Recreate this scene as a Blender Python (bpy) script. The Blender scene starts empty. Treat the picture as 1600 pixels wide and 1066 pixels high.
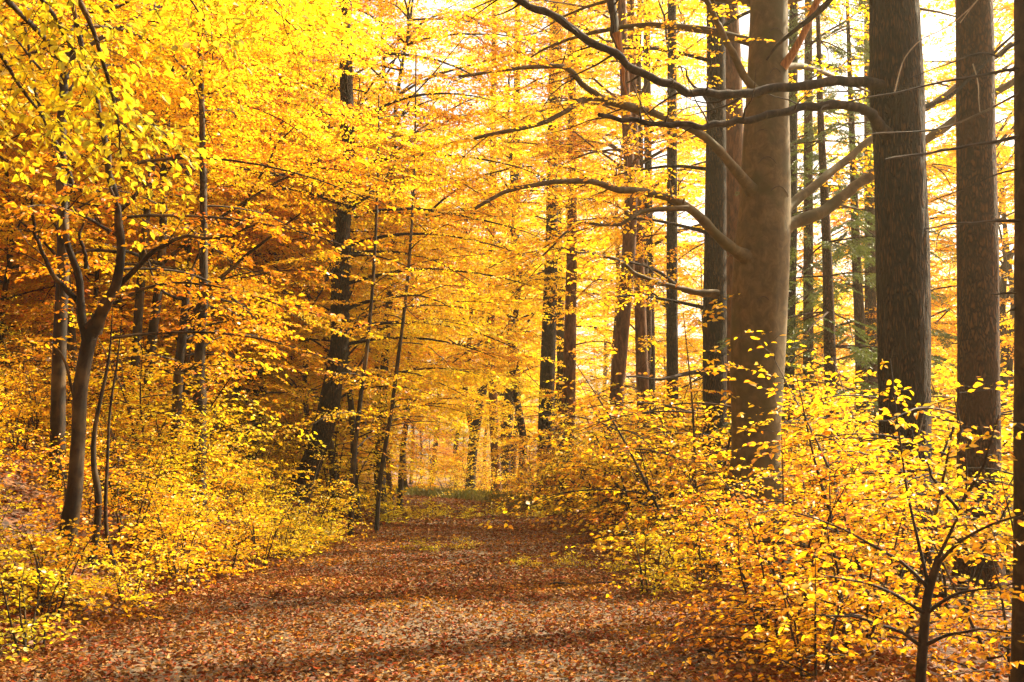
import bpy, math, random
import numpy as np
from mathutils import Vector, noise

R = math.radians
SC = bpy.context.scene
COL = SC.collection

# ------------------------------------------------------------------ camera, sky, sun, exposure
CAM_H, PITCH, LENS = 1.5, R(6.42), 40.0
F = 1600 * LENS / 36.0
cam_d = bpy.data.cameras.new('camera')
cam_d.lens = LENS
cam_d.sensor_width = 36
cam_d.clip_end = 2000
cam_d.dof.use_dof = True
cam_d.dof.focus_distance = 15
cam_d.dof.aperture_fstop = 5.6
cam = bpy.data.objects.new('camera', cam_d)
COL.objects.link(cam)
cam.location = (0, 0, CAM_H)
cam.rotation_euler = (R(90) + PITCH, 0, 0)
SC.camera = cam

SUN_AZ, SUN_EL = R(57), R(40)          # azimuth to the right of the view direction
world = bpy.data.worlds.new('World')
SC.world = world
world.use_nodes = True
wt = world.node_tree
sky = wt.nodes.new('ShaderNodeTexSky')
sky.sky_type = 'NISHITA'
sky.sun_disc = False
sky.sun_elevation = SUN_EL
sky.sun_rotation = SUN_AZ
sky.air_density = 0.6
sky.dust_density = 6.0
sky.ozone_density = 0.3
bg = wt.nodes['Background']
bg.inputs['Strength'].default_value = 0.14
tint = wt.nodes.new('ShaderNodeMix')            # warm, milky autumn sky
tint.data_type = 'RGBA'
tint.blend_type = 'MULTIPLY'
tint.inputs[0].default_value = 1.0
tint.inputs[7].default_value = (1.0, 0.92, 0.76, 1)
wt.links.new(sky.outputs['Color'], tint.inputs[6])
wt.links.new(tint.outputs[2], bg.inputs['Color'])

sun_d = bpy.data.lights.new('sun', 'SUN')
sun_d.energy = 5.0
sun_d.angle = R(0.5)
sun_d.color = (1.0, 0.87, 0.60)
sun = bpy.data.objects.new('sun', sun_d)
COL.objects.link(sun)
to_sun = Vector((math.sin(SUN_AZ) * math.cos(SUN_EL), math.cos(SUN_AZ) * math.cos(SUN_EL), math.sin(SUN_EL)))
sun.rotation_euler = to_sun.to_track_quat('Z', 'Y').to_euler()
sun.location = to_sun * 60

vs = SC.view_settings
vs.view_transform = 'Standard'
vs.look = 'None'
vs.exposure = 1.78
vs.gamma = 1.0
cy = SC.cycles
cy.max_bounces = 12
cy.diffuse_bounces = 7
cy.glossy_bounces = 2
cy.transmission_bounces = 8
cy.transparent_max_bounces = 8
cy.volume_bounces = 0
cy.sample_clamp_indirect = 6
cy.use_denoising = True

# ------------------------------------------------------------------ helpers: points, objects


def P(px, py, d):
    """world point seen at photo pixel px, py at the forward distance d"""
    xr, yr = (px - 800) / F, (533 - py) / F
    fy = math.cos(PITCH) - yr * math.sin(PITCH)
    fz = math.sin(PITCH) + yr * math.cos(PITCH)
    k = d / fy
    return np.array([xr * k, d, CAM_H + fz * k])


def path_c(y):
    y = np.asarray(y, float)
    return -1.1 + 0.033 * (y - 10) - 0.0055 * np.maximum(0, y - 24) ** 2


HW = 2.75


def vnoise(x, y, s, seed=0.0):
    return (np.sin(x * 1.7 / s + seed) * np.cos(y * 1.3 / s + seed * 2.1) + 0.5 * np.sin(x * 3.9 / s + y * 2.7 / s + seed)
            + 0.35 * np.cos(x * 6.1 / s - y * 7.3 / s + 1.3 * seed)) / 1.85


def ground(x, y):
    x, y = np.asarray(x, float), np.asarray(y, float)
    c = path_c(np.minimum(y, 95))
    dl = (c - HW) - x
    dr = x - (c + HW)
    s = np.maximum(dl, 0)
    z = 0.50 * s * s / (s + 0.5)
    z = np.where(s > 9, 0.50 * 81 / 9.5 + 0.24 * (np.minimum(s, 60) - 9), z)
    drop = np.maximum(x - 6.5, 0)
    z = z - np.minimum(0.12 * drop, 6.0)
    z = z + 0.10 * np.exp(-((dr - 0.8) ** 2) / 0.5)
    off = np.clip(np.maximum(dl, dr), 0, 1.5) / 1.5
    z = z + off * (0.16 * vnoise(x, y, 2.2, 0.7) + 0.05 * vnoise(x, y, 0.5, 2.7))
    return z


class MB:
    """collects quads"""

    def __init__(self):
        self.v, self.f, self.m, self.n = [], [], [], 0

    def add(self, v, f, mat=0):
        v = np.asarray(v, float)
        f = np.asarray(f, int)
        if len(f) == 0:
            return
        self.v.append(v)
        self.f.append(f + self.n)
        self.m.append(np.full(len(f), mat, int))
        self.n += len(v)

    def tube(self, pts, rad, ns=8, mat=0, shape=None):
        pts = np.asarray(pts, float)
        rad = np.asarray(rad, float)
        n = len(pts)
        t = np.gradient(pts, axis=0)
        t /= np.linalg.norm(t, axis=1)[:, None] + 1e-9
        ref = np.array([1.0, 0, 0]) if abs(t[0][0]) < 0.8 else np.array([0, 1.0, 0])
        fr = []
        a = ref - t[0] * np.dot(ref, t[0])
        a /= np.linalg.norm(a)
        for k in range(n):
            a = a - t[k] * np.dot(a, t[k])
            a /= np.linalg.norm(a) + 1e-9
            fr.append(a.copy())
        A = np.array(fr)
        B = np.cross(t, A)
        ang = np.linspace(0, 2 * math.pi, ns, endpoint=False)
        rr = rad[:, None] * np.ones(ns)[None, :]
        if shape is not None:
            rr = shape(pts, ang, rr)
        V = pts[:, None, :] + rr[:, :, None] * (np.cos(ang)[None, :, None] * A[:, None, :] + np.sin(ang)[None, :, None] * B[:, None, :])
        i = np.arange(n - 1)[:, None] * ns
        j = np.arange(ns)[None, :]
        j2 = (j + 1) % ns
        q = np.stack([i + j, i + j2, i + ns + j2, i + ns + j], -1).reshape(-1, 4)
        self.add(V.reshape(-1, 3), q, mat)

    def sticks(self, p0, p1, r0, r1, mat=0):
        """many thin three sided twigs at once"""
        if len(p0) == 0:
            return
        d = p1 - p0
        d = d / (np.linalg.norm(d, axis=1)[:, None] + 1e-9)
        up = np.where(np.abs(d[:, 2:3]) > 0.9, np.array([[1.0, 0, 0]]), np.array([[0, 0, 1.0]]))
        a = np.cross(d, up)
        a /= np.linalg.norm(a, axis=1)[:, None] + 1e-9
        b = np.cross(d, a)
        V = []
        for p, r in ((p0, r0), (p1, r1)):
            for k in range(3):
                th = k * 2 * math.pi / 3
                V.append(p + r[:, None] * (math.cos(th) * a + math.sin(th) * b))
        V = np.stack(V, 1)
        n = len(p0)
        base = np.arange(n)[:, None, None] * 6
        q = np.array([[0, 1, 4, 3], [1, 2, 5, 4], [2, 0, 3, 5]])[None]
        self.add(V.reshape(-1, 3), (base + q).reshape(-1, 4), mat)

    def build(self, name, mats, parent=None, origin=(0, 0, 0), smooth=True):
        me = bpy.data.meshes.new(name)
        V = np.concatenate(self.v) - np.asarray(origin, float)
        Q = np.concatenate(self.f)
        me.vertices.add(len(V))
        me.vertices.foreach_set('co', V.ravel().astype(np.float32))
        me.loops.add(Q.size)
        me.loops.foreach_set('vertex_index', Q.ravel().astype(np.int32))
        me.polygons.add(len(Q))
        me.polygons.foreach_set('loop_start', np.arange(0, Q.size, 4, dtype=np.int32))
        me.polygons.foreach_set('loop_total', np.full(len(Q), 4, np.int32))
        for m in (mats if isinstance(mats, (list, tuple)) else [mats]):
            me.materials.append(m)
        me.polygons.foreach_set('material_index', np.concatenate(self.m).astype(np.int32))
        me.polygons.foreach_set('use_smooth', np.full(len(Q), smooth))
        me.update(calc_edges=True)
        me.validate()
        o = bpy.data.objects.new(name, me)
        COL.objects.link(o)
        if parent is not None:
            o.parent = parent
        else:
            o.location = origin
        return o


def tag(o, label=None, cat=None, group=None, kind=None):
    if label:
        o['label'] = label
    if cat:
        o['category'] = cat
    if group:
        o['group'] = group
    if kind:
        o['kind'] = kind
    return o


def thing(name, label, cat, loc, group=None, rz=0.0):
    o = bpy.data.objects.new(name, None)
    COL.objects.link(o)
    o.empty_display_size = 0.3
    o.location = [float(q) for q in loc]
    o.rotation_euler = (0, 0, rz)
    return tag(o, label, cat, group)


def copy_thing(src, loc, rz, scale, label, group, leafmat=None, barkmat=None):
    r = src.copy()
    COL.objects.link(r)
    r.location = [float(q) for q in loc]
    r.rotation_euler = (0, 0, rz)
    r.scale = (scale, scale, scale)
    r['label'] = label
    r['group'] = group
    for ch in list(src.children):
        c = ch.copy()
        COL.objects.link(c)
        c.parent = r
        m = leafmat if ch.name.startswith('crown') else barkmat
        if m is not None:
            c.material_slots[0].link = 'OBJECT'
            c.material_slots[0].material = m
    return r


def smooth_line(pts, n):
    """Catmull-Rom through the points (any number of columns)"""
    pts = np.asarray(pts, float)
    p = np.vstack([2 * pts[0] - pts[1], pts, 2 * pts[-1] - pts[-2]])
    m = len(pts) - 1
    out = []
    for u in np.linspace(0, m - 1e-6, n):
        k = int(u)
        t = u - k
        a, b, c, d = p[k], p[k + 1], p[k + 2], p[k + 3]
        out.append(0.5 * (2 * b + (c - a) * t + (2 * a - 5 * b + 4 * c - d) * t * t + (3 * b - a - 3 * c + d) * t ** 3))
    return np.array(out)


# ------------------------------------------------------------------ materials


def new_mat(name):
    m = bpy.data.materials.new(name)
    m.use_nodes = True
    nt = m.node_tree
    nt.nodes.clear()
    out = nt.nodes.new('ShaderNodeOutputMaterial')
    return m, nt, out


def ramp(nt, stops, fac=None, interp='LINEAR'):
    r = nt.nodes.new('ShaderNodeValToRGB')
    e = r.color_ramp.elements
    r.color_ramp.interpolation = interp
    while len(e) < len(stops):
        e.new(0.5)
    for k, (p, c) in enumerate(stops):
        e[k].position = p
        e[k].color = (*c, 1)
    if fac is not None:
        nt.links.new(fac, r.inputs[0])
    return r.outputs[0]


def leaf_mat(name, cols, trans=0.58, gloss=0.03, tboost=1.0, rough=0.4):
    """thin autumn leaf: colour differs leaf by leaf and from bough to bough"""
    m, nt, out = new_mat(name)
    N, L = nt.nodes, nt.links
    geo = N.new('ShaderNodeNewGeometry')
    tc = N.new('ShaderNodeTexCoord')
    info = N.new('ShaderNodeObjectInfo')
    nz = N.new('ShaderNodeTexNoise')
    nz.inputs['Scale'].default_value = 0.55
    nz.inputs['Detail'].default_value = 2
    L.new(tc.outputs['Object'], nz.inputs['Vector'])

    def math_(op, a, b):
        n = N.new('ShaderNodeMath')
        n.operation = op
        for k, q in enumerate((a, b)):
            if isinstance(q, (int, float)):
                n.inputs[k].default_value = q
            else:
                L.new(q, n.inputs[k])
        return n.outputs[0]
    a = math_('MULTIPLY', geo.outputs['Random Per Island'], 0.72)
    b = math_('MULTIPLY', math_('SUBTRACT', nz.outputs['Fac'], 0.5), 1.1)
    c = math_('MULTIPLY', info.outputs['Random'], 0.30)
    f = math_('ADD', math_('ADD', a, b), math_('ADD', c, 0.0))
    col = ramp(nt, [(k / (len(cols) - 1), q) for k, q in enumerate(cols)], f)
    nf = N.new('ShaderNodeTexNoise')
    nf.inputs['Scale'].default_value = 38
    nf.inputs['Detail'].default_value = 3
    L.new(tc.outputs['Object'], nf.inputs['Vector'])
    mo = ramp(nt, [(0.30, (0.62, 0.50, 0.40)), (0.45, (0.93, 0.91, 0.88)), (0.62, (1.0, 1.0, 1.0))], nf.outputs['Fac'])
    mm_ = N.new('ShaderNodeMix')
    mm_.data_type = 'RGBA'
    mm_.blend_type = 'MULTIPLY'
    mm_.inputs[0].default_value = 1
    L.new(col, mm_.inputs[6])
    L.new(mo, mm_.inputs[7])
    col = mm_.outputs[2]
    d = N.new('ShaderNodeBsdfDiffuse')
    t = N.new('ShaderNodeBsdfTranslucent')
    L.new(col, d.inputs['Color'])
    g2 = N.new('ShaderNodeMix')
    g2.data_type = 'RGBA'
    g2.blend_type = 'MULTIPLY'
    g2.inputs[0].default_value = 1
    L.new(col, g2.inputs[6])
    g2.inputs[7].default_value = (tboost * 1.15, tboost * 1.12, tboost * 0.7, 1)
    L.new(g2.outputs[2], t.inputs['Color'])
    mx = N.new('ShaderNodeMixShader')
    mx.inputs[0].default_value = trans
    L.new(d.outputs[0], mx.inputs[1])
    L.new(t.outputs[0], mx.inputs[2])
    gl = N.new('ShaderNodeBsdfGlossy')
    gl.inputs['Roughness'].default_value = rough
    gl.inputs['Color'].default_value = (1, 1, 1, 1)
    m2 = N.new('ShaderNodeMixShader')
    m2.inputs[0].default_value = gloss
    L.new(mx.outputs[0], m2.inputs[1])
    L.new(gl.outputs[0], m2.inputs[2])
    L.new(m2.outputs[0], out.inputs['Surface'])
    return m


def bark_mat(name, cols, scale=6.0, stretch=0.2, bump=0.6, dist=0.02, rough=0.85, blotch=None, cell=False):
    m, nt, out = new_mat(name)
    N, L = nt.nodes, nt.links
    tc = N.new('ShaderNodeTexCoord')
    mp = N.new('ShaderNodeMapping')
    mp.inputs['Scale'].default_value = (1, 1, stretch)
    L.new(tc.outputs['Object'], mp.inputs['Vector'])
    nz = N.new('ShaderNodeTexNoise')
    nz.inputs['Scale'].default_value = scale
    nz.inputs['Detail'].default_value = 6
    nz.inputs['Roughness'].default_value = 0.65
    nz.inputs['Distortion'].default_value = 0.6
    L.new(mp.outputs[0], nz.inputs['Vector'])
    fac = nz.outputs['Fac']
    if cell:
        vo = N.new('ShaderNodeTexVoronoi')
        vo.feature = 'DISTANCE_TO_EDGE'
        vo.inputs['Scale'].default_value = scale
        nd = N.new('ShaderNodeTexNoise')
        nd.inputs['Scale'].default_value = 11
        nd.inputs['Detail'].default_value = 3
        L.new(mp.outputs[0], nd.inputs['Vector'])
        va = N.new('ShaderNodeVectorMath')
        va.operation = 'MULTIPLY_ADD'
        L.new(nd.outputs['Color'], va.inputs[0])
        va.inputs[1].default_value = (0.14, 0.14, 0.14)
        L.new(mp.outputs[0], va.inputs[2])
        L.new(va.outputs[0], vo.inputs['Vector'])
        mr = N.new('ShaderNodeMapRange')
        mr.inputs['From Max'].default_value = 0.30
        L.new(vo.outputs['Distance'], mr.inputs['Value'])
        mm = N.new('ShaderNodeMath')
        mm.operation = 'MULTIPLY'
        L.new(mr.outputs[0], mm.inputs[0])
        L.new(nz.outputs['Fac'], mm.inputs[1])
        fac = mm.outputs[0]
        col = ramp(nt, [(0.06, cols[0]), (0.26, cols[1]), (0.55, cols[2])], fac)
    else:
        col = ramp(nt, [(0.36, cols[0]), (0.5, cols[1]), (0.66, cols[2])], fac)
    if blotch:
        n2 = N.new('ShaderNodeTexNoise')
        n2.inputs['Scale'].default_value = 2.2
        n2.inputs['Detail'].default_value = 5
        L.new(tc.outputs['Object'], n2.inputs['Vector'])
        rf = ramp(nt, [(0.5, (0, 0, 0)), (0.66, (1, 1, 1))], n2.outputs['Fac'])
        mx = N.new('ShaderNodeMix')
        mx.data_type = 'RGBA'
        L.new(rf, mx.inputs[0])
        L.new(col, mx.inputs[6])
        mx.inputs[7].default_value = (*blotch, 1)
        col = mx.outputs[2]
    b = N.new('ShaderNodeBsdfPrincipled')
    b.inputs['Roughness'].default_value = rough
    b.inputs['Specular IOR Level'].default_value = 0.25
    L.new(col, b.inputs['Base Color'])
    bp = N.new('ShaderNodeBump')
    bp.inputs['Strength'].default_value = bump
    bp.inputs['Distance'].default_value = dist
    L.new(fac, bp.inputs['Height'])
    L.new(bp.outputs[0], b.inputs['Normal'])
    L.new(b.outputs[0], out.inputs['Surface'])
    return m


def soil_mat(name, stops, scale, bump=0.5):
    m, nt, out = new_mat(name)
    N, L = nt.nodes, nt.links
    tc = N.new('ShaderNodeTexCoord')
    nz = N.new('ShaderNodeTexNoise')
    nz.inputs['Scale'].default_value = scale
    nz.inputs['Detail'].default_value = 8
    nz.inputs['Roughness'].default_value = 0.7
    L.new(tc.outputs['Object'], nz.inputs['Vector'])
    vo = N.new('ShaderNodeTexVoronoi')
    vo.inputs['Scale'].default_value = 22
    L.new(tc.outputs['Object'], vo.inputs['Vector'])
    sp = N.new('ShaderNodeSeparateColor')
    L.new(vo.outputs['Color'], sp.inputs[0])
    mx = N.new('ShaderNodeMath')
    mx.operation = 'MULTIPLY_ADD'
    L.new(sp.outputs[0], mx.inputs[0])
    mx.inputs[1].default_value = 0.5
    hf = N.new('ShaderNodeMath')
    hf.operation = 'MULTIPLY'
    L.new(nz.outputs['Fac'], hf.inputs[0])
    hf.inputs[1].default_value = 0.5
    L.new(hf.outputs[0], mx.inputs[2])
    col = ramp(nt, stops, mx.outputs[0])
    b = N.new('ShaderNodeBsdfPrincipled')
    b.inputs['Roughness'].default_value = 0.9
    L.new(col, b.inputs['Base Color'])
    bp = N.new('ShaderNodeBump')
    bp.inputs['Strength'].default_value = bump
    bp.inputs['Distance'].default_value = 0.03
    L.new(mx.outputs[0], bp.inputs['Height'])
    L.new(bp.outputs[0], b.inputs['Normal'])
    L.new(b.outputs[0], out.inputs['Surface'])
    return m


YEL = [(0.72, 0.64, 0.04), (0.86, 0.70, 0.022), (0.88, 0.66, 0.018), (0.86, 0.55, 0.015), (0.72, 0.34, 0.014)]
GOLD = [(0.86, 0.70, 0.020), (0.88, 0.63, 0.016), (0.87, 0.54, 0.013), (0.83, 0.42, 0.013), (0.65, 0.23, 0.012)]
ORA = [(0.87, 0.61, 0.016), (0.86, 0.51, 0.013), (0.81, 0.40, 0.011), (0.72, 0.28, 0.012), (0.49, 0.13, 0.012)]
GRN = [(0.40, 0.38, 0.03), (0.58, 0.50, 0.022), (0.70, 0.56, 0.018), (0.76, 0.56, 0.015), (0.74, 0.44, 0.015)]
M = {
    'yellow': leaf_mat('yellow_leaf', YEL),
    'gold': leaf_mat('golden_leaf', GOLD),
    'orange': leaf_mat('orange_leaf', ORA),
    'lime': leaf_mat('lime_yellow_leaf', GRN),
    'needle': leaf_mat('spruce_needle', [(0.05, 0.085, 0.014), (0.09, 0.13, 0.02), (0.15, 0.18, 0.03)], 0.35, 0.05),
    'grass': leaf_mat('verge_grass', [(0.10, 0.13, 0.02), (0.17, 0.17, 0.03), (0.30, 0.24, 0.06)], 0.4, 0.03),
    'litter': leaf_mat('dead_leaf', [(0.0410, 0.0144, 0.0043), (0.1148, 0.0272, 0.0058), (0.2460, 0.0440, 0.0072), (0.1394, 0.0520, 0.0108), (0.3280, 0.1760, 0.0540), (0.0984, 0.0480, 0.0115), (0.4510, 0.1600, 0.0108), (0.5740, 0.3360, 0.0216)], 0.12, 0.012, 1.0, 0.5),
    'beech': bark_mat('beech_bark', [(0.0516, 0.0320, 0.0092), (0.0843, 0.0536, 0.0172), (0.1290, 0.0864, 0.0330)], 7.0, 0.75, 0.5, 0.012, 0.78, (0.0568, 0.0424, 0.0092)),
    'oak': bark_mat('dark_ridged_bark', [(0.0060, 0.0020, 0.0006), (0.0224, 0.0081, 0.0019), (0.0860, 0.0363, 0.0086)], 34, 0.17, 1.0, 0.05, 0.9, (0.0206, 0.0101, 0.0020), True),
    'plate': bark_mat('platy_bark', [(0.0138, 0.0047, 0.0012), (0.0499, 0.0175, 0.0041), (0.1075, 0.0417, 0.0102)], 24, 0.34, 0.9, 0.03, 0.9, (0.0473, 0.0175, 0.0041), True),
    'pine': bark_mat('pine_bark', [(0.0344, 0.0128, 0.0046), (0.0946, 0.0368, 0.0119), (0.1634, 0.0736, 0.0264)], 12, 0.3, 0.8, 0.02, 0.9),
    'young': bark_mat('young_bark', [(0.0060, 0.0028, 0.0010), (0.0189, 0.0096, 0.0033), (0.0533, 0.0288, 0.0099)], 7, 0.4, 0.6, 0.012, 0.75, (0.1032, 0.0640, 0.0251)),
    'dark': bark_mat('dark_branch_bark', [(0.0086, 0.0048, 0.0020), (0.0258, 0.0136, 0.0059), (0.0559, 0.0336, 0.0152)], 12, 0.6, 0.6, 0.01, 0.85),
    'torn': bark_mat('torn_wood', [(0.1376, 0.0480, 0.0099), (0.2752, 0.1080, 0.0231), (0.4128, 0.1920, 0.0528)], 22, 0.10, 0.6, 0.01, 0.8),
    'pale': bark_mat('pale_dead_twig', [(0.1892, 0.1360, 0.0792), (0.2924, 0.2160, 0.1320), (0.3870, 0.3040, 0.1980)], 20, 0.5, 0.3, 0.005, 0.8),
    'scar': bark_mat('bark_scar', [(0.0258, 0.0160, 0.0079), (0.0516, 0.0320, 0.0165), (0.0860, 0.0560, 0.0297)], 20, 1, 0.3, 0.005, 0.9),
    'soil': soil_mat('forest_floor', [(0.2, (0.022, 0.012, 0.007)), (0.42, (0.075, 0.032, 0.014)), (0.6, (0.15, 0.06, 0.02)), (0.8, (0.26, 0.12, 0.04))], 1.6, 0.9),
    'path': soil_mat('trodden_path', [(0.2, (0.035, 0.022, 0.010)), (0.45, (0.075, 0.048, 0.022)), (0.62, (0.12, 0.08, 0.04)), (0.8, (0.15, 0.05, 0.018))], 2.2, 0.5),
}

# ------------------------------------------------------------------ the setting
gx = np.concatenate([-np.geomspace(9, 260, 70)[::-1], np.linspace(-8.8, 9, 130), np.geomspace(9.3, 260, 70)])
gy = np.concatenate([np.linspace(-30, 3, 24), np.linspace(3.3, 50, 190), np.geomspace(50.5, 420, 90)])
X, Y = np.meshgrid(gx, gy)
Z = ground(X, Y)
C = path_c(np.minimum(Y, 95))
under = (np.abs(X - C) < HW - 0.25) & (Y < 95)
Z = np.where(under, Z - 0.06, Z)
nx, ny = len(gx), len(gy)
ii = (np.arange(ny - 1)[:, None] * nx + np.arange(nx - 1)[None, :])
b_ = MB()
b_.add(np.stack([X, Y, Z], -1).reshape(-1, 3), np.stack([ii, ii + 1, ii + nx + 1, ii + nx], -1).reshape(-1, 4))
tag(b_.build('ground', M['soil']), kind='structure')

py_ = np.concatenate([np.linspace(-6, 50, 230), np.linspace(50.3, 92, 90)])
pu = np.linspace(-1, 1, 33)
PY, PU = np.meshgrid(py_, pu, indexing='ij')
edge = HW + 0.18 * vnoise(PU * 0 + np.sign(PU) * 9, PY, 1.3, 0.4)
PX = path_c(PY) + PU * edge
PZ = ground(PX, PY) * 0 + 0.015 + 0.03 * (1 - PU ** 2) - 0.05 * (np.abs(PU) > 0.98) + 0.012 * vnoise(PX, PY, 0.6, 1.1)
ii = (np.arange(len(py_) - 1)[:, None] * 33 + np.arange(32)[None, :])
b_ = MB()
b_.add(np.stack([PX, PY, PZ], -1).reshape(-1, 3), np.stack([ii, ii + 1, ii + 34, ii + 33], -1).reshape(-1, 4))
tag(b_.build('path', M['path']), kind='structure')

# ------------------------------------------------------------------ leaves and sprays
LEAF = np.array([[0, 0, 0], [0.30, 0.29, 0.07], [0.68, 0.25, 0.05], [1.0, 0, -0.10], [0.68, -0.25, 0.05], [0.30, -0.29, 0.07]])


def leaves(mb, p, d, n, s, width=1.0, mat=0, curl=None):
    """one folded ovate leaf at each point: p base, d direction, n normal, s length"""
    if len(p) == 0:
        return
    d = d / (np.linalg.norm(d, axis=1)[:, None] + 1e-9)
    w = np.cross(n, d)
    w /= np.linalg.norm(w, axis=1)[:, None] + 1e-9
    n = np.cross(d, w)
    c = np.ones(len(p)) if curl is None else curl
    wv = 0.92 + 0.22 * np.sin(np.arange(len(p)) * 12.9898)
    V = (p[:, None, :] + s[:, None, None] * (LEAF[None, :, 0:1] * d[:, None, :] + width * wv[:, None, None] * LEAF[None, :, 1:2] * w[:, None, :]
         + c[:, None, None] * LEAF[None, :, 2:3] * n[:, None, :]))
    base = np.arange(len(p))[:, None, None] * 6
    q = np.array([[0, 1, 2, 3], [0, 3, 4, 5]])[None]
    mb.add(V.reshape(-1, 3), (base + q).reshape(-1, 4), mat)


def make_spray(L, rng, ls=0.080, gap=0.105, sp=0.044, ang=50, wide=0.45):
    """flat beech-like spray along +X: leaf points, directions, sizes and twig sticks"""
    p, d, s, t0, t1, tr = [], [], [], [], [], []
    bend = rng.uniform(-0.22, 0.22)
    droop = rng.uniform(0.02, 0.16)

    def ax(u):
        x = u * L
        return np.array([x, bend * u * u * L + 0.02 * math.sin(9 * u), -droop * u * u * L])
    k = max(4, int(L / gap))
    us = np.linspace(0.10, 0.97, k)
    prev = np.zeros(3)
    for j, u in enumerate(us):
        q = ax(u)
        t0.append(prev)
        t1.append(q)
        tr.append(0.0035 * (1.4 - u) * (0.6 + L / 2))
        prev = q
        side = 1 if j % 2 else -1
        th = math.atan2(2 * bend * u, 1) + side * R(rng.uniform(ang - 12, ang + 12))
        l = (L * wide * (1 - u) ** 0.75 * min(1, 0.35 + 2.2 * u) + 0.05) * rng.uniform(0.65, 1.15)
        dd = np.array([math.cos(th), math.sin(th), rng.uniform(-0.14, 0.08)])
        nl = max(2, int(l / sp))
        e = q + dd * l
        t0.append(q)
        t1.append(e)
        tr.append(0.0022)
        for i in range(nl):
            v = (i + 0.6) / nl
            lsd = 1 if i % 2 else -1
            a2 = th + lsd * R(rng.uniform(30, 62)) * (1 if v < 0.9 else 0.2)
            p.append(q + dd * l * v)
            d.append([math.cos(a2), math.sin(a2), rng.uniform(-0.3, 0.1)])
            s.append(ls * rng.uniform(0.45, 1.12))
        for lsd in (-1, 1):
            if rng.random() < 0.5:
                a2 = math.atan2(2 * bend * u, 1) + lsd * R(rng.uniform(30, 60))
                p.append(q)
                d.append([math.cos(a2), math.sin(a2), rng.uniform(-0.25, 0.1)])
                s.append(ls * rng.uniform(0.7, 1.1))
    p.append(ax(1.0))
    d.append([1, 2 * bend, -0.2])
    s.append(ls)
    return dict(L=L, p=np.array(p), d=np.array(d), s=np.array(s), t0=np.array(t0), t1=np.array(t1), tr=np.array(tr))


_r = random.Random(11)
LIB = {}
for L_ in (0.45, 0.8, 1.2, 1.7):
    LIB[L_] = [make_spray(L_, _r) for _k in range(5)]
LIBN = [make_spray(L_, _r, 0.10, 0.10, 0.02, 40, 0.34) for L_ in (0.9, 1.2, 1.5, 0.7)]


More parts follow.
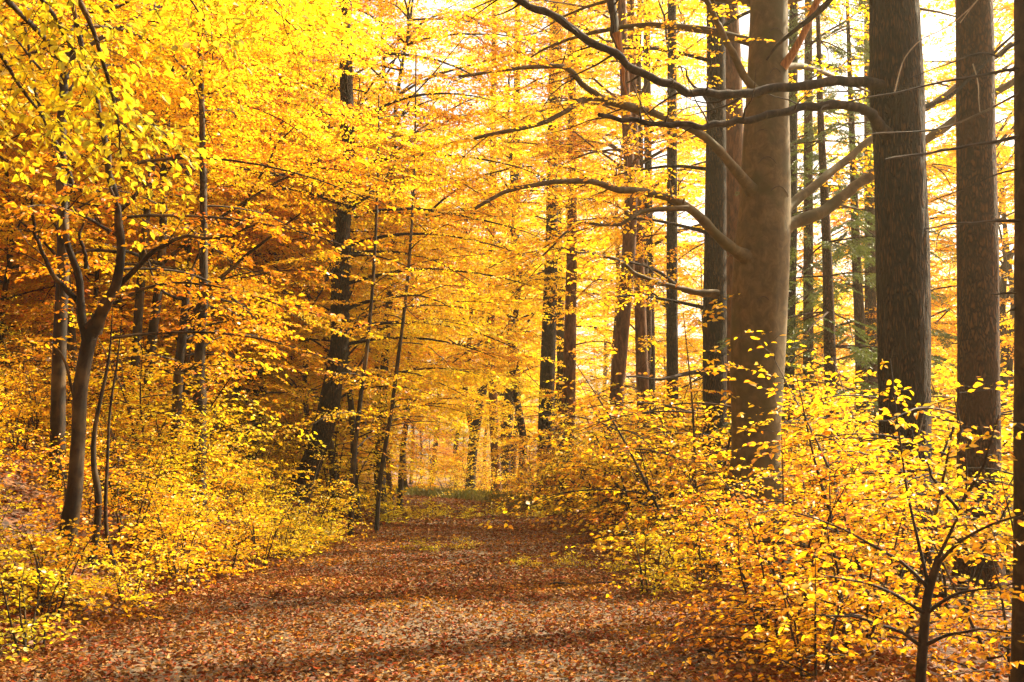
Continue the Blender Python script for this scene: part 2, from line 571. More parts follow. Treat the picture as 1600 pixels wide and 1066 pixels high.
class Tree:
    """gathers wood and leaves of one tree, built as trunk and crown"""

    def __init__(self, seed, thin=1.0, leaf=1.0, lib=None, width=1.0):
        self.r = random.Random(seed)
        self.g = np.random.default_rng(seed)
        self.wood = MB()
        self.lp, self.ld, self.ln, self.ls = [], [], [], []
        self.tw = MB()
        self.thin, self.leaf, self.lib, self.width = thin, leaf, lib, width

    def spray(self, p, yaw, pitch, roll, L, keep=1.0):
        if self.lib is None:
            key = min(LIB, key=lambda q: abs(q - L))
            S = self.r.choice(LIB[key])
        else:
            S = self.r.choice(self.lib)
        k = L / S['L']
        cy_, sy_, cp, sp_, cr, sr = math.cos(yaw), math.sin(yaw), math.cos(pitch), math.sin(pitch), math.cos(roll), math.sin(roll)
        Rz = np.array([[cy_, -sy_, 0], [sy_, cy_, 0], [0, 0, 1]])
        Ry = np.array([[cp, 0, -sp_], [0, 1, 0], [sp_, 0, cp]])
        Rx = np.array([[1, 0, 0], [0, cr, -sr], [0, sr, cr]])
        A = Rz @ Ry @ Rx
        m = self.g.random(len(S['p'])) < self.thin * keep
        self.lp.append((S['p'][m] * k) @ A.T + p)
        self.ld.append(S['d'][m] @ A.T)
        self.ln.append(np.repeat(A[:, 2][None], m.sum(), 0))
        self.ls.append(S['s'][m] * self.leaf)
        self.tw.sticks((S['t0'] * k) @ A.T + p, (S['t1'] * k) @ A.T + p, S['tr'] * 1.1, S['tr'] * 0.6)

    def bough(self, p, yaw, elev, L, r0, sag=0.5, first=0.25, gap=0.42, slen=1.0, wander=0.45, fork=0.0, ns=6, pts=None, mat=0, roll=0.42, wood=None, spitch=-0.08):
        """a limb that carries flat sprays left and right; pts gives an exact course instead"""
        r = self.r
        if pts is None:
            n = 9
            pts = [np.array(p, float)]
            y, e = yaw, elev
            for k in range(n):
                y += r.uniform(-wander, wander) * 0.6
                e -= sag / n
                pts.append(pts[-1] + (L / n) * np.array([math.cos(y) * math.cos(e), math.sin(y) * math.cos(e), math.sin(e)]))
            pts = np.array(pts)
        else:
            pts = np.asarray(pts, float)
            L = float(np.linalg.norm(np.diff(pts, axis=0), axis=1).sum())
        if fork and L > 1.5:
            for f_ in (0.38, 0.62):
                if r.random() < fork:
                    i = int(f_ * (len(pts) - 1))
                    tg = pts[i + 1] - pts[i]
                    self.bough(pts[i], math.atan2(tg[1], tg[0]) + r.choice((-1, 1)) * R(r.uniform(28, 60)), math.asin(max(-1, min(1, tg[2] / (np.linalg.norm(tg) + 1e-9)))) + r.uniform(-0.3, 0.4),
                               L * (1 - f_) * r.uniform(0.6, 1.0), r0 * 0.55, sag=sag * 0.7, first=0.15, gap=gap, slen=slen * 0.9, wander=wander, ns=5, roll=roll, wood=wood, spitch=spitch)
        u = np.linspace(0, 1, len(pts))
        if r0 > 0:
            (wood or self.wood).tube(pts, r0 * (1 - 0.88 * u) + 0.003, ns, mat)
        k = max(2, int(L * (1 - first) / gap))
        for j in range(k + 1):
            t = first + (1 - first) * j / k
            x = t * (len(pts) - 1)
            i = min(int(x), len(pts) - 2)
            q = pts[i] + (x - i) * (pts[i + 1] - pts[i])
            tg = pts[i + 1] - pts[i]
            yw = math.atan2(tg[1], tg[0])
            if j == k:
                self.spray(q, yw + r.uniform(-.2, .2), spitch + r.uniform(-0.25, 0.05), r.uniform(-roll, roll), slen * r.uniform(0.8, 1.1))
            else:
                sd = 1 if (j % 2) else -1
                self.spray(q, yw + sd * R(r.uniform(35, 70)), spitch + r.uniform(-0.22, 0.16), r.uniform(-roll, roll), slen * r.uniform(0.7, 1.25) * (1 - 0.35 * t))
        return pts

    def finish(self, parent, origin, barkm, leafm, twigm=None, loose=False, trunk_name='trunk', crown_name='crown', jit=0.5):
        if self.tw.n:
            if not loose:
                self.wood.add(np.concatenate(self.tw.v), np.concatenate(self.tw.f), 1 if twigm is not None else 0)
        mats = [barkm] + ([twigm] if twigm is not None else [])
        t = self.wood.build(trunk_name, mats, parent, origin) if self.wood.n else None
        c = None
        if self.lp:
            p, d, n, s = np.concatenate(self.lp), np.concatenate(self.ld), np.concatenate(self.ln), np.concatenate(self.ls)
            n = n + self.g.normal(0, jit, n.shape)
            d = d + self.g.normal(0, 0.12, d.shape)
            mb = MB()
            leaves(mb, p, d, n, s, self.width, 0, self.g.uniform(-0.4, 3.0, len(p)))
            if loose and self.tw.n:      # fine twigs that spring from separate branch parts belong to the crown
                mb.add(np.concatenate(self.tw.v), np.concatenate(self.tw.f), 1)
            c = mb.build(crown_name, [leafm, twigm] if loose else leafm, parent, origin, smooth=False)
        return t, c


def trunk_line(base, top, rng, n=14, wob=0.12):
    base, top = np.asarray(base, float), np.asarray(top, float)
    u = np.linspace(0, 1, n)[:, None]
    p = base + (top - base) * u
    w = np.array([[rng.gauss(0, wob), rng.gauss(0, wob), 0] for _ in range(n)])
    w[0] = 0
    w = (w + np.roll(w, 1, 0)) / 2
    w[0] = 0
    return smooth_line(p + w, n * 2)


def trunk_radius(pts, r0, r1, flare=0.5, fh=0.5):
    h = pts[:, 2] - pts[0, 2]
    u = h / (h[-1] + 1e-6)
    return (r0 + (r1 - r0) * u) * (1 + flare * np.exp(-h / fh))


def knobbly(amp, freq, vst=0.35, ridge=0.0, rf=9):
    def f(pts, ang, rr):
        out = rr.copy()
        for i, p in enumerate(pts):
            for j, a in enumerate(ang):
                v = Vector((math.cos(a) * freq * 0.35, math.sin(a) * freq * 0.35, p[2] * vst * freq * 0.3 + p[0]))
                k = 1 + amp * noise.noise(v)
                if ridge:
                    v2 = Vector((math.cos(a) * rf, math.sin(a) * rf, p[2] * 2.6 + p[0]))
                    k += ridge * (0.5 - abs(noise.noise(v2)) * 2)
                out[i, j] *= k
        return out
    return f


# ------------------------------------------------------------------ prototypes of the repeated plants


def proto_understory(seed, H, spread, low, nb, leaf=1.0):
    T = Tree(seed, 0.95, leaf)
    r = T.r
    pts = trunk_line((0, 0, -0.3), (r.uniform(-.6, .6), r.uniform(-.6, .6), H), r, 12, 0.10)
    T.wood.tube(pts, trunk_radius(pts, 0.0075 * H + 0.015, 0.010, 0.5, 0.3), 9)
    az = r.uniform(0, 6)
    for k in range(nb):
        h = low + (H * 0.97 - low) * (k / (nb - 1))
        i = np.argmin(np.abs(pts[:, 2] - h))
        az += 2.4 + r.uniform(-.5, .5)
        u = (h - low) / (H - low)
        Lb = spread * (1 - 0.62 * u) * r.uniform(0.5, 1.2)
        if r.random() < 0.14:
            continue
        T.bough(pts[i], az, R(r.uniform(4, 52)) + 0.3 * u, Lb, 0.006 + 0.005 * Lb, sag=r.uniform(0.4, 1.2), fork=0.4, first=0.2, gap=0.28, slen=0.6 + 0.22 * Lb)
    return T


def proto_tall(seed, H, low, spread, nb, leaf=1.5):
    T = Tree(seed, 0.9, leaf)
    r = T.r
    pts = trunk_line((0, 0, -0.4), (r.uniform(-1, 1), r.uniform(-1, 1), H), r, 14, 0.16)
    T.wood.tube(pts, trunk_radius(pts, 0.19, 0.025, 0.5, 0.5), 14)
    az = r.uniform(0, 6)
    for k in range(nb):
        u = k / (nb - 1)
        h = low + (H * 0.96 - low) * u
        i = np.argmin(np.abs(pts[:, 2] - h))
        az += 2.4 + r.uniform(-.6, .6)
        Lb = spread * (0.75 + 0.5 * math.sin(math.pi * min(1, u + 0.15)) - 0.6 * u) * r.uniform(0.75, 1.15)
        Lb = max(Lb, 1.4)
        T.bough(pts[i], az, R(r.uniform(5, 55)) + 0.3 * u, Lb, 0.012 + 0.009 * Lb, sag=r.uniform(0.3, 1.0), fork=0.35, first=0.2, gap=0.42, slen=1.5)
    return T


def proto_bush(seed, H, n, spread, leaf=1.0):
    T = Tree(seed, 0.95, leaf)
    r = T.r
    az = r.uniform(0, 6)
    for k in range(n):
        az += 2.4
        lean = r.uniform(0.15, 0.55)
        h = H * r.uniform(0.7, 1.05)
        p1 = np.array([0.1 * math.cos(az), 0.1 * math.sin(az), -0.1])
        p3 = p1 + np.array([math.cos(az) * lean * h, math.sin(az) * lean * h, h])
        p2 = (p1 + p3) / 2 + np.array([r.uniform(-.12, .12), r.uniform(-.12, .12), 0.08 * h])
        line = smooth_line([p1, p2, p3], 12)
        T.wood.tube(line, np.linspace(0.008 + 0.005 * H, 0.003, 12), 6)
        nb = int(4 + 4.5 * H)
        for j in range(nb):
            t = 0.12 + 0.88 * j / (nb - 1)
            q = line[min(11, int(t * 11))]
            ay = r.uniform(0, 6.28)
            L = spread * (1 - 0.55 * t) * r.uniform(0.6, 1.15)
            if L > 0.8:
                T.bough(q, ay, R(r.uniform(5, 30)), L, 0.006, sag=0.6, first=0.2, gap=0.26, slen=0.55, ns=4)
            else:
                T.spray(q, ay, R(r.uniform(-5, 25)), r.uniform(-.3, .3), max(0.4, L))
    return T


def proto_seedling(seed, n, leaf=0.95):
    T = Tree(seed, 1.0, leaf)
    r = T.r
    for k in range(n):
        a, d = r.uniform(0, 6.28), r.uniform(0, 0.55)
        p = np.array([d * math.cos(a), d * math.sin(a), -0.05])
        h = r.uniform(0.25, 0.65)
        q = p + np.array([r.uniform(-.15, .15), r.uniform(-.15, .15), h])
        T.wood.tube(smooth_line([p, (p + q) / 2 + 0.03, q], 5), np.linspace(0.006, 0.003, 5), 4)
        for j in range(4):
            T.spray(p + (q - p) * r.uniform(0.4, 1), r.uniform(0, 6.28), R(r.uniform(-10, 30)), r.uniform(-.3, .3), r.uniform(0.35, 0.6))
    return T


def proto_spruce(seed, H):
    T = Tree(seed, 1.0, 0.9, LIBN, 0.32)
    r = T.r
    pts = trunk_line((0, 0, -0.3), (0, 0, H), r, 10, 0.04)
    T.wood.tube(pts, trunk_radius(pts, 0.19, 0.02, 0.4, 0.4), 12)
    h, az = 1.6, 0
    while h < H - 0.5:
        az += 2.4 + r.uniform(-.4, .4)
        Lb = (3.0 * (1 - h / H) + 0.5) * r.uniform(0.7, 1.1)
        i = np.argmin(np.abs(pts[:, 2] - h))
        T.bough(pts[i], az, R(r.uniform(-12, 8)), Lb, 0.022, sag=0.35, first=0.25, gap=0.24, slen=0.85, ns=5, spitch=-0.35, roll=0.4)
        h += r.uniform(0.16, 0.3)
    return T


PROTO = {}


def register(key, name, cat, T, barkm, leafm, jit=0.5):
    t = thing(name, '', cat, (0, 0, -500))
    tr, c = T.finish(t, (0, 0, 0), M[barkm], M[leafm], M['dark'], jit=jit)
    if tr is not None:
        tr.name = 'trunk' if cat not in ('bush', 'sapling') else 'stems'
    PROTO[key] = dict(t=t, used=False, n=len(c.data.polygons) // 2)


for k_, (H_, s_, l_, n_) in enumerate([(8.5, 3.8, 1.0, 36), (7.0, 3.4, 0.8, 34), (11.0, 4.4, 2.0, 42), (5.2, 2.8, 0.5, 28), (12.5, 5.2, 3.4, 40), (13.5, 5.4, 5.6, 40)]):
    register('U%d' % k_, 'beech_tree', 'tree', proto_understory(100 + k_, H_, s_, l_, n_, 1.12), 'young', 'yellow')
for k_, (H_, l_, s_, n_) in enumerate([(24, 7.5, 5.0, 44), (27, 9, 5.2, 46), (22, 5.0, 5.2, 46)]):
    register('T%d' % k_, 'tall_tree', 'tree', proto_tall(200 + k_, H_, l_, s_, n_), 'oak', 'gold')
for k_, (H_, n_, s_) in enumerate([(1.3, 5, 0.9), (1.9, 5, 1.2), (2.6, 4, 1.5), (1.0, 6, 0.8)]):
    register('B%d' % k_, 'beech_sapling' if k_ == 2 else 'beech_bush', 'sapling' if k_ == 2 else 'bush', proto_bush(300 + k_, H_, n_, s_, 0.86), 'young', 'gold')
for k_ in range(3):
    register('S%d' % k_, 'beech_seedling', 'bush', proto_seedling(400 + k_, 7), 'young', 'yellow')
register('spruce', 'spruce_tree', 'tree', proto_spruce(500, 15), 'plate', 'needle', 0.6)


AUTO = []


def place(key, x, y, rz, sc, label, group, leafm=None, barkm=None, dz=0.0):
    o = place_(key, x, y, rz, sc, label, group, leafm, barkm, dz)
    if label.startswith('*'):
        AUTO.append((o, label[1:], {'yellow': 'yellow', 'gold': 'golden', 'orange': 'orange', 'lime': 'lime yellow', None: 'yellow'}[leafm], sc, key))
    return o


def place_(key, x, y, rz, sc, label, group, leafm=None, barkm=None, dz=0.0):
    pr = PROTO[key]
    z = float(ground(x, y)) + dz
    if not pr['used']:
        pr['used'] = True
        o = pr['t']
        o.location, o.rotation_euler, o.scale = (x, y, z), (0, 0, rz), (sc, sc, sc)
        o['label'], o['group'] = label, group
        for ch in o.children:
            m = leafm if ch.name.startswith('crown') else barkm
            if m:
                ch.material_slots[0].link = 'OBJECT'
                ch.material_slots[0].material = M[m]
        return o
    return copy_thing(pr['t'], (x, y, z), rz, sc, label, group, M[leafm] if leafm else None, M[barkm] if barkm else None)


# ------------------------------------------------------------------ the trees one can tell apart


def hero(name, label, cat, px, d, ptsf, widths, barkm, seed, ns=28, shape=None, base_z=None, flare=0.35, rings=60, group=None):
    """a tree whose trunk runs through photo points (px, py) at distance d; widths in photo pixels"""
    pts = np.array([P(a, b, d) for a, b in ptsf])
    x, y = pts[0][0], pts[0][1]
    gz = float(ground(x, y)) if base_z is None else base_z
    # carry the course down into the ground and up out of the frame
    dirn = (pts[1] - pts[0])
    if pts[0][2] > gz - 0.2:
        kx = (gz - 0.3 - pts[0][2]) / (dirn[2] + 1e-9) * 0.6
        first = np.array([pts[0][0] + dirn[0] * kx * 0.6, y, gz - 0.3])
        pts = np.vstack([first, pts])
        widths = [widths[0] * 1.04] + list(widths)
    rad = np.array(widths) / F * d / 2
    base = np.array([pts[0][0], pts[0][1], gz])
    t = thing(name, label, cat, base, group)
    allp = smooth_line(np.hstack([pts, rad[:, None]]), rings)
    line, rr = allp[:, :3], allp[:, 3]
    h = line[:, 2] - gz
    rr = rr * (1 + flare * np.exp(-np.maximum(h, 0) / 0.35))
    T = Tree(seed)
    T.wood.tube(line, rr, ns, 0, shape)
    return T, t, base, line, rr


def limb_line(pp, d0, d1, n=24):
    k = len(pp)
    return smooth_line([P(a, b, d0 + (d1 - d0) * i / (k - 1)) for i, (a, b) in enumerate(pp)], n)


def limb(t, base, line, r0, r1, mat, name='branch', ns=12, label=None, curve=0.8):
    mb = MB()
    line = np.array(line, float)
    u = np.linspace(0, 1, len(line)) ** curve
    sd = float(line[0][0] * 7.3)
    rk = random.Random(sd)
    amp = min(0.24 * r0, 0.014)
    jit = np.array([[rk.gauss(0, amp) for _c in range(3)] for _k in range(len(line))])
    jit[:2] = 0
    line += (jit + 1.2 * np.roll(jit, 1, 0) + 0.8 * np.roll(jit, 2, 0)) / 1.6 * np.linspace(0, 1, len(line))[:, None] ** 0.3
    if r0 > 0.03 and name == 'branch':
        for k in range(int(len(line) * 0.35), len(line) - 1, 2):
            if rk.random() < 0.75:
                tg = line[k + 1] - line[k]
                a = math.atan2(tg[1], tg[0]) + rk.choice((-1, 1)) * R(rk.uniform(30, 70))
                l_ = rk.uniform(0.25, 1.0)
                q = [line[k]]
                e = rk.uniform(-0.5, 0.7)
                for _m in range(4):
                    a += rk.uniform(-.35, .35)
                    e += rk.uniform(-.3, .35)
                    q.append(q[-1] + l_ / 4 * np.array([math.cos(a) * math.cos(e), math.sin(a) * math.cos(e), math.sin(e)]))
                rq = max(0.004, 0.35 * (r0 + (r1 - r0) * u[k]))
                mb.tube(np.array(q), np.linspace(rq, 0.002, 5), 5)
    rr = (r0 + (r1 - r0) * u) * (1 + 0.06 * np.sin(np.arange(len(line)) * 1.9 + sd) + 0.05 * np.sin(np.arange(len(line)) * 3.7 + sd)) * (1 + (0.55 if r0 > 0.04 else 0.1) * np.exp(-np.linspace(0, 1, len(line)) * 16))
    mb.tube(line, rr, ns)
    o = mb.build(name, mat, t, base)
    if label:
        o['label'] = label
    return o


# --- the big smooth beech on the right
DB = 16.5
T, t, base, line, rr = hero('beech_tree', 'big smooth grey beech with bare upper trunk, right of the path', 'tree', 1180, DB,
                            [(1180, 800), (1181, 700), (1184, 560), (1189, 420), (1196, 300), (1199, 150), (1201, 0), (1203, -300), (1206, -700)],
                            [96, 76, 84, 88, 80, 68, 60, 50, 34], M['beech'], 1, 40, knobbly(0.05, 6, 0.5), flare=0.4, rings=120)
# eyebrow scars where limbs were shed
for (px, py, w) in [(1205, 55, 26), (1183, 212, 28), (1190, 255, 30), (1208, 300, 36), (1183, 470, 20), (1204, 118, 18)]:
    c = P(px, py, DB)
    q = []
    i = int(np.argmin(np.abs(line[:, 2] - c[2])))
    cx, cyy, rad = line[i][0], line[i][1], rr[i]
    for a in np.linspace(-1, 1, 11):
        dx = c[0] - cx + a * w / 2 / F * DB
        dx = max(-0.93 * rad, min(0.93 * rad, dx))
        q.append([cx + dx, cyy - math.sqrt(max(1e-4, rad * rad - dx * dx)) * 1.0 - 0.002, c[2] - 0.42 * w / F * DB * (a * a) + 0.01 * a])
    T.wood.tube(np.array(q), 0.003 + 0.006 * (1 - np.linspace(-1, 1, 11) ** 2), 6, 1)
limbs = [
    ([(1170, 405), (1140, 385), (1100, 345), (1060, 315), (1000, 300), (950, 293), (890, 284), (820, 290), (740, 325)], 16.3, 13.8, 0.088, 0.022, 'beech'),
    ([(1178, 300), (1155, 275), (1128, 240), (1095, 208), (1040, 180), (980, 165), (915, 155), (880, 178), (820, 200), (745, 215)], 16.3, 13.5, 0.082, 0.02, 'beech'),
    ([(1190, 150), (1168, 125), (1145, 85), (1128, 55), (1115, 25), (1098, -20), (1080, -90)], 16.3, 15, 0.065, 0.035, 'beech'),
    ([(1205, 372), (1240, 348), (1290, 328), (1330, 295), (1375, 268), (1440, 225), (1510, 175), (1600, 120)], 16.4, 17.5, 0.108, 0.055, 'beech'),
    ([(1205, 345), (1235, 322), (1275, 288), (1320, 250), (1370, 213), (1430, 178), (1495, 138), (1580, 70)], 16.4, 18.5, 0.082, 0.04, 'beech'),
    ([(1000, 172), (940, 152), (890, 112), (860, 103), (800, 108), (720, 122)], 14.9, 13.5, 0.05, 0.018, 'beech'),
    ([(1075, 325), (1010, 330), (965, 350), (900, 352), (850, 400)], 15.2, 14.2, 0.04, 0.012, 'beech'),
    ([(1120, 460), (1060, 450), (1010, 435), (960, 405), (900, 395)], 16.8, 15.5, 0.05, 0.015, 'beech'),
]
for pp, d0, d1, r0, r1, m in limbs:
    ln = limb_line(pp, d0, d1, 30)
    limb(t, base, ln, r0, r1, M[m])
    T.bough(None, 0, 0, 0, 0, pts=ln[8:], first=0.1, gap=0.24, slen=1.0)
limb(t, base, limb_line([(1222, 105), (1240, 82), (1258, 48), (1272, 18), (1284, -14)], 16.3, 16.0, 10), 0.062, 0.045, M['torn'], 'torn_stub', 10, 'splintered orange stub of a broken limb')
limb(t, base, limb_line([(1198, 94), (1215, 70), (1248, 42), (1275, 22), (1300, -6), (1330, -60)], 16.0, 15.2, 16), 0.012, 0.055, M['dark'])
limb(t, base, limb_line([(1200, -160), (1080, -220), (980, -140), (954, -30), (957, 40), (966, 66)], 16.3, 15.0, 24), 0.09, 0.05, M['dark'])
limb(t, base, limb_line([(964, 52), (972, 90), (976, 120), (983, 152)], 15.02, 15.0, 10), 0.045, 0.010, M['torn'], 'torn_stub', 8, 'long splinter of bare orange wood hanging down')
for az, h, L in ((2.7, 8.9, 5.5), (3.3, 8.7, 6.0), (3.8, 9.0, 5.0), (2.9, 7.8, 4.2), (3.5, 8.6, 4.5), (2.2, 8.4, 4.0), (0.9, 7.4, 3.6), (0.3, 8.4, 4), (4.2, 9.2, 4), (2.6, 9.5, 4.5), (3.6, 10.5, 4.5), (0.4, 10.0, 4), (5.4, 11.5, 4.2), (1.5, 12, 4), (3.1, 13, 4.5), (4.4, 12.5, 3.5)):
    i = int(np.argmin(np.abs(line[:, 2] - h)))
    T.bough(line[i], az, R(28), L, 0.07, sag=0.7, first=0.25, gap=0.45, slen=1.3)
T.finish(t, base, M['beech'], M['gold'], M['scar'])

# --- the dark ridged oak in front of it
DO = 12.5
T, t, base, line, rr = hero('oak_tree', 'dark ridged trunk with two heavy bare limbs reaching left across the beech', 'tree', 1415, DO,
                            [(1416, 980), (1415, 800), (1414, 620), (1411, 420), (1405, 230), (1402, 160), (1397, 0), (1388, -300), (1380, -700)],
                            [92, 80, 78, 80, 80, 84, 76, 66, 50], M['oak'], 2, 72, knobbly(0.05, 5, 0.5, 0.035, 8), flare=0.35, rings=330)
for pp, d0, d1, r0, r1 in [
    ([(1390, 138), (1362, 129), (1320, 127), (1270, 131), (1200, 140), (1150, 147), (1100, 145), (1060, 138), (1010, 118), (960, 85), (905, 52), (850, 22), (800, -8), (740, -50)], 12.4, 10.6, 0.058, 0.034),
    ([(1396, 222), (1378, 200), (1358, 178), (1330, 166), (1270, 166), (1215, 176), (1160, 188), (1100, 196), (1040, 193), (985, 188), (940, 180)], 12.4, 11.0, 0.068, 0.022),
]:
    limb(t, base, limb_line(pp, d0, d1, 60), r0, r1, M['dark'], label='thick bare dark limb')
limb(t, base, limb_line([(1428, 170), (1460, 162), (1495, 142), (1540, 98), (1600, 40)], 12.6, 13.5, 16), 0.03, 0.015, M['oak'])
for az, h, L in ((2.8, 7.6, 4.0), (0.3, 8.2, 3.5), (4.2, 8.8, 4), (1.4, 9.4, 4), (3.4, 10.2, 4)):
    i = int(np.argmin(np.abs(line[:, 2] - h)))
    T.bough(line[i], az, R(30), L, 0.05, sag=0.7, first=0.4, gap=0.5, slen=1.2)
T.finish(t, base, M['oak'], M['gold'], M['dark'])

# --- straight platy trunk further right
T, t, base, line, rr = hero('pine_tree', 'straight brown trunk with platy bark between the dark oak and the frame edge', 'tree', 1530, 13.5,
                            [(1530, 960), (1530, 800), (1529, 640), (1528, 440), (1525, 230), (1522, 0), (1518, -300), (1514, -800)],
                            [72, 64, 63, 62, 60, 57, 52, 42], M['plate'], 3, 56, knobbly(0.05, 5, 0.6, 0.02, 6), flare=0.25, rings=240)
T.finish(t, base, M['plate'], M['gold'], M['dark'])
limb(t, base, limb_line([(1520, 100), (1528, 128), (1529, 160), (1531, 175)], 13.1, 13.0, 8), 0.008, 0.004, M['pale'], 'dead_twig', 5)
limb(t, base, limb_line([(1500, 36), (1520, 10), (1545, -20)], 13.1, 13.0, 8), 0.007, 0.004, M['pale'], 'dead_twig', 5)

# --- near dark trunk cut by the right edge, with thin dead branches
DR = 7.0
T, t, base, line, rr = hero('spruce_tree', 'near blackish trunk cut by the right frame edge, thin dead branches pointing left', 'tree', 1620, DR,
                            [(1626, 1250), (1624, 900), (1624, 600), (1623, 300), (1622, 0), (1620, -400), (1618, -900)],
                            [78, 74, 73, 72, 72, 66, 56], M['dark'], 4, 30, knobbly(0.06, 7, 0.8), flare=0.2, rings=120)
T.finish(t, base, M['dark'], M['gold'], M['dark'])
for pp, r0, r1, m in [
    ([(1600, 108), (1560, 112), (1510, 122), (1450, 133), (1385, 148), (1320, 160)], 0.013, 0.004, 'dark'),
    ([(1600, 60), (1572, 78), (1560, 88), (1530, 84), (1480, 100), (1420, 120)], 0.011, 0.003, 'dark'),
    ([(1600, 212), (1550, 222), (1490, 232), (1440, 240), (1385, 250)], 0.014, 0.006, 'dark'),
    ([(1600, 345), (1560, 345), (1520, 349), (1480, 352), (1445, 357)], 0.013, 0.004, 'dark'),
    ([(1600, 262), (1560, 272), (1500, 297), (1455, 315)], 0.008, 0.003, 'dark'),
    ([(1600, 142), (1550, 168), (1500, 192), (1450, 204), (1380, 208), (1310, 218)], 0.009, 0.003, 'young'),
    ([(1600, 460), (1575, 458), (1548, 460)], 0.008, 0.005, 'dark'),
    ([(1600, 480), (1585, 482), (1572, 488)], 0.012, 0.004, 'dark'),
]:
    limb(t, base, limb_line(pp, DR, DR - 0.6 if len(pp) > 4 else DR, 20), r0, r1, M[m], 'dead_branch', 6)
limb(t, base, limb_line([(1398, 143), (1405, 115), (1414, 90), (1440, 62), (1480, 42), (1520, 8), (1540, -20)], 6.5, 6.7, 16), 0.004, 0.0035, M['pale'], 'dead_twig', 5)

# --- trunks behind the big beech
T, t, base, line, rr = hero('oak_tree', 'slim straight grey trunk just left of the big beech', 'tree', 1116, 22,
                            [(1116, 830), (1117, 640), (1117, 470), (1118, 330), (1119, 200), (1118, 0), (1116, -300), (1114, -700)],
                            [44, 38, 37, 34, 32, 30, 26, 18], M['oak'], 5, 24, knobbly(0.05, 5, 0.5), rings=70)
for az, h, L in ((3.0, 4.6, 2.8), (3.5, 6.0, 3.2), (2.4, 7.4, 3.4), (4.4, 8.4, 3.0), (2.9, 9.6, 3.6), (5.3, 10.4, 3), (1, 9, 3), (3.9, 11.2, 4)):
    i = int(np.argmin(np.abs(line[:, 2] - h)))
    T.bough(line[i], az, R(20), L, 0.04, sag=0.6, first=0.3, gap=0.42, slen=1.0)
T.finish(t, base, M['oak'], M['gold'], M['dark'])
limb(t, base, limb_line([(1100, 458), (1070, 455), (1040, 430), (1000, 415), (955, 405)], 21.8, 20, 12), 0.05, 0.015, M['dark'])
limb(t, base, limb_line([(1100, 580), (1060, 585), (1030, 592), (980, 588)], 21.8, 20, 12), 0.05, 0.015, M['dark'])

T, t, base, line, rr = hero('pine_tree', 'reddish pine trunk half hidden behind the big beech', 'tree', 1146, 25,
                            [(1150, 800), (1150, 600), (1149, 400), (1146, 230), (1142, 80), (1139, 0), (1133, -300)],
                            [44, 38, 36, 34, 32, 30, 26], M['pine'], 6, 20, None, rings=50)
T.finish(t, base, M['pine'], M['gold'], M['dark'])

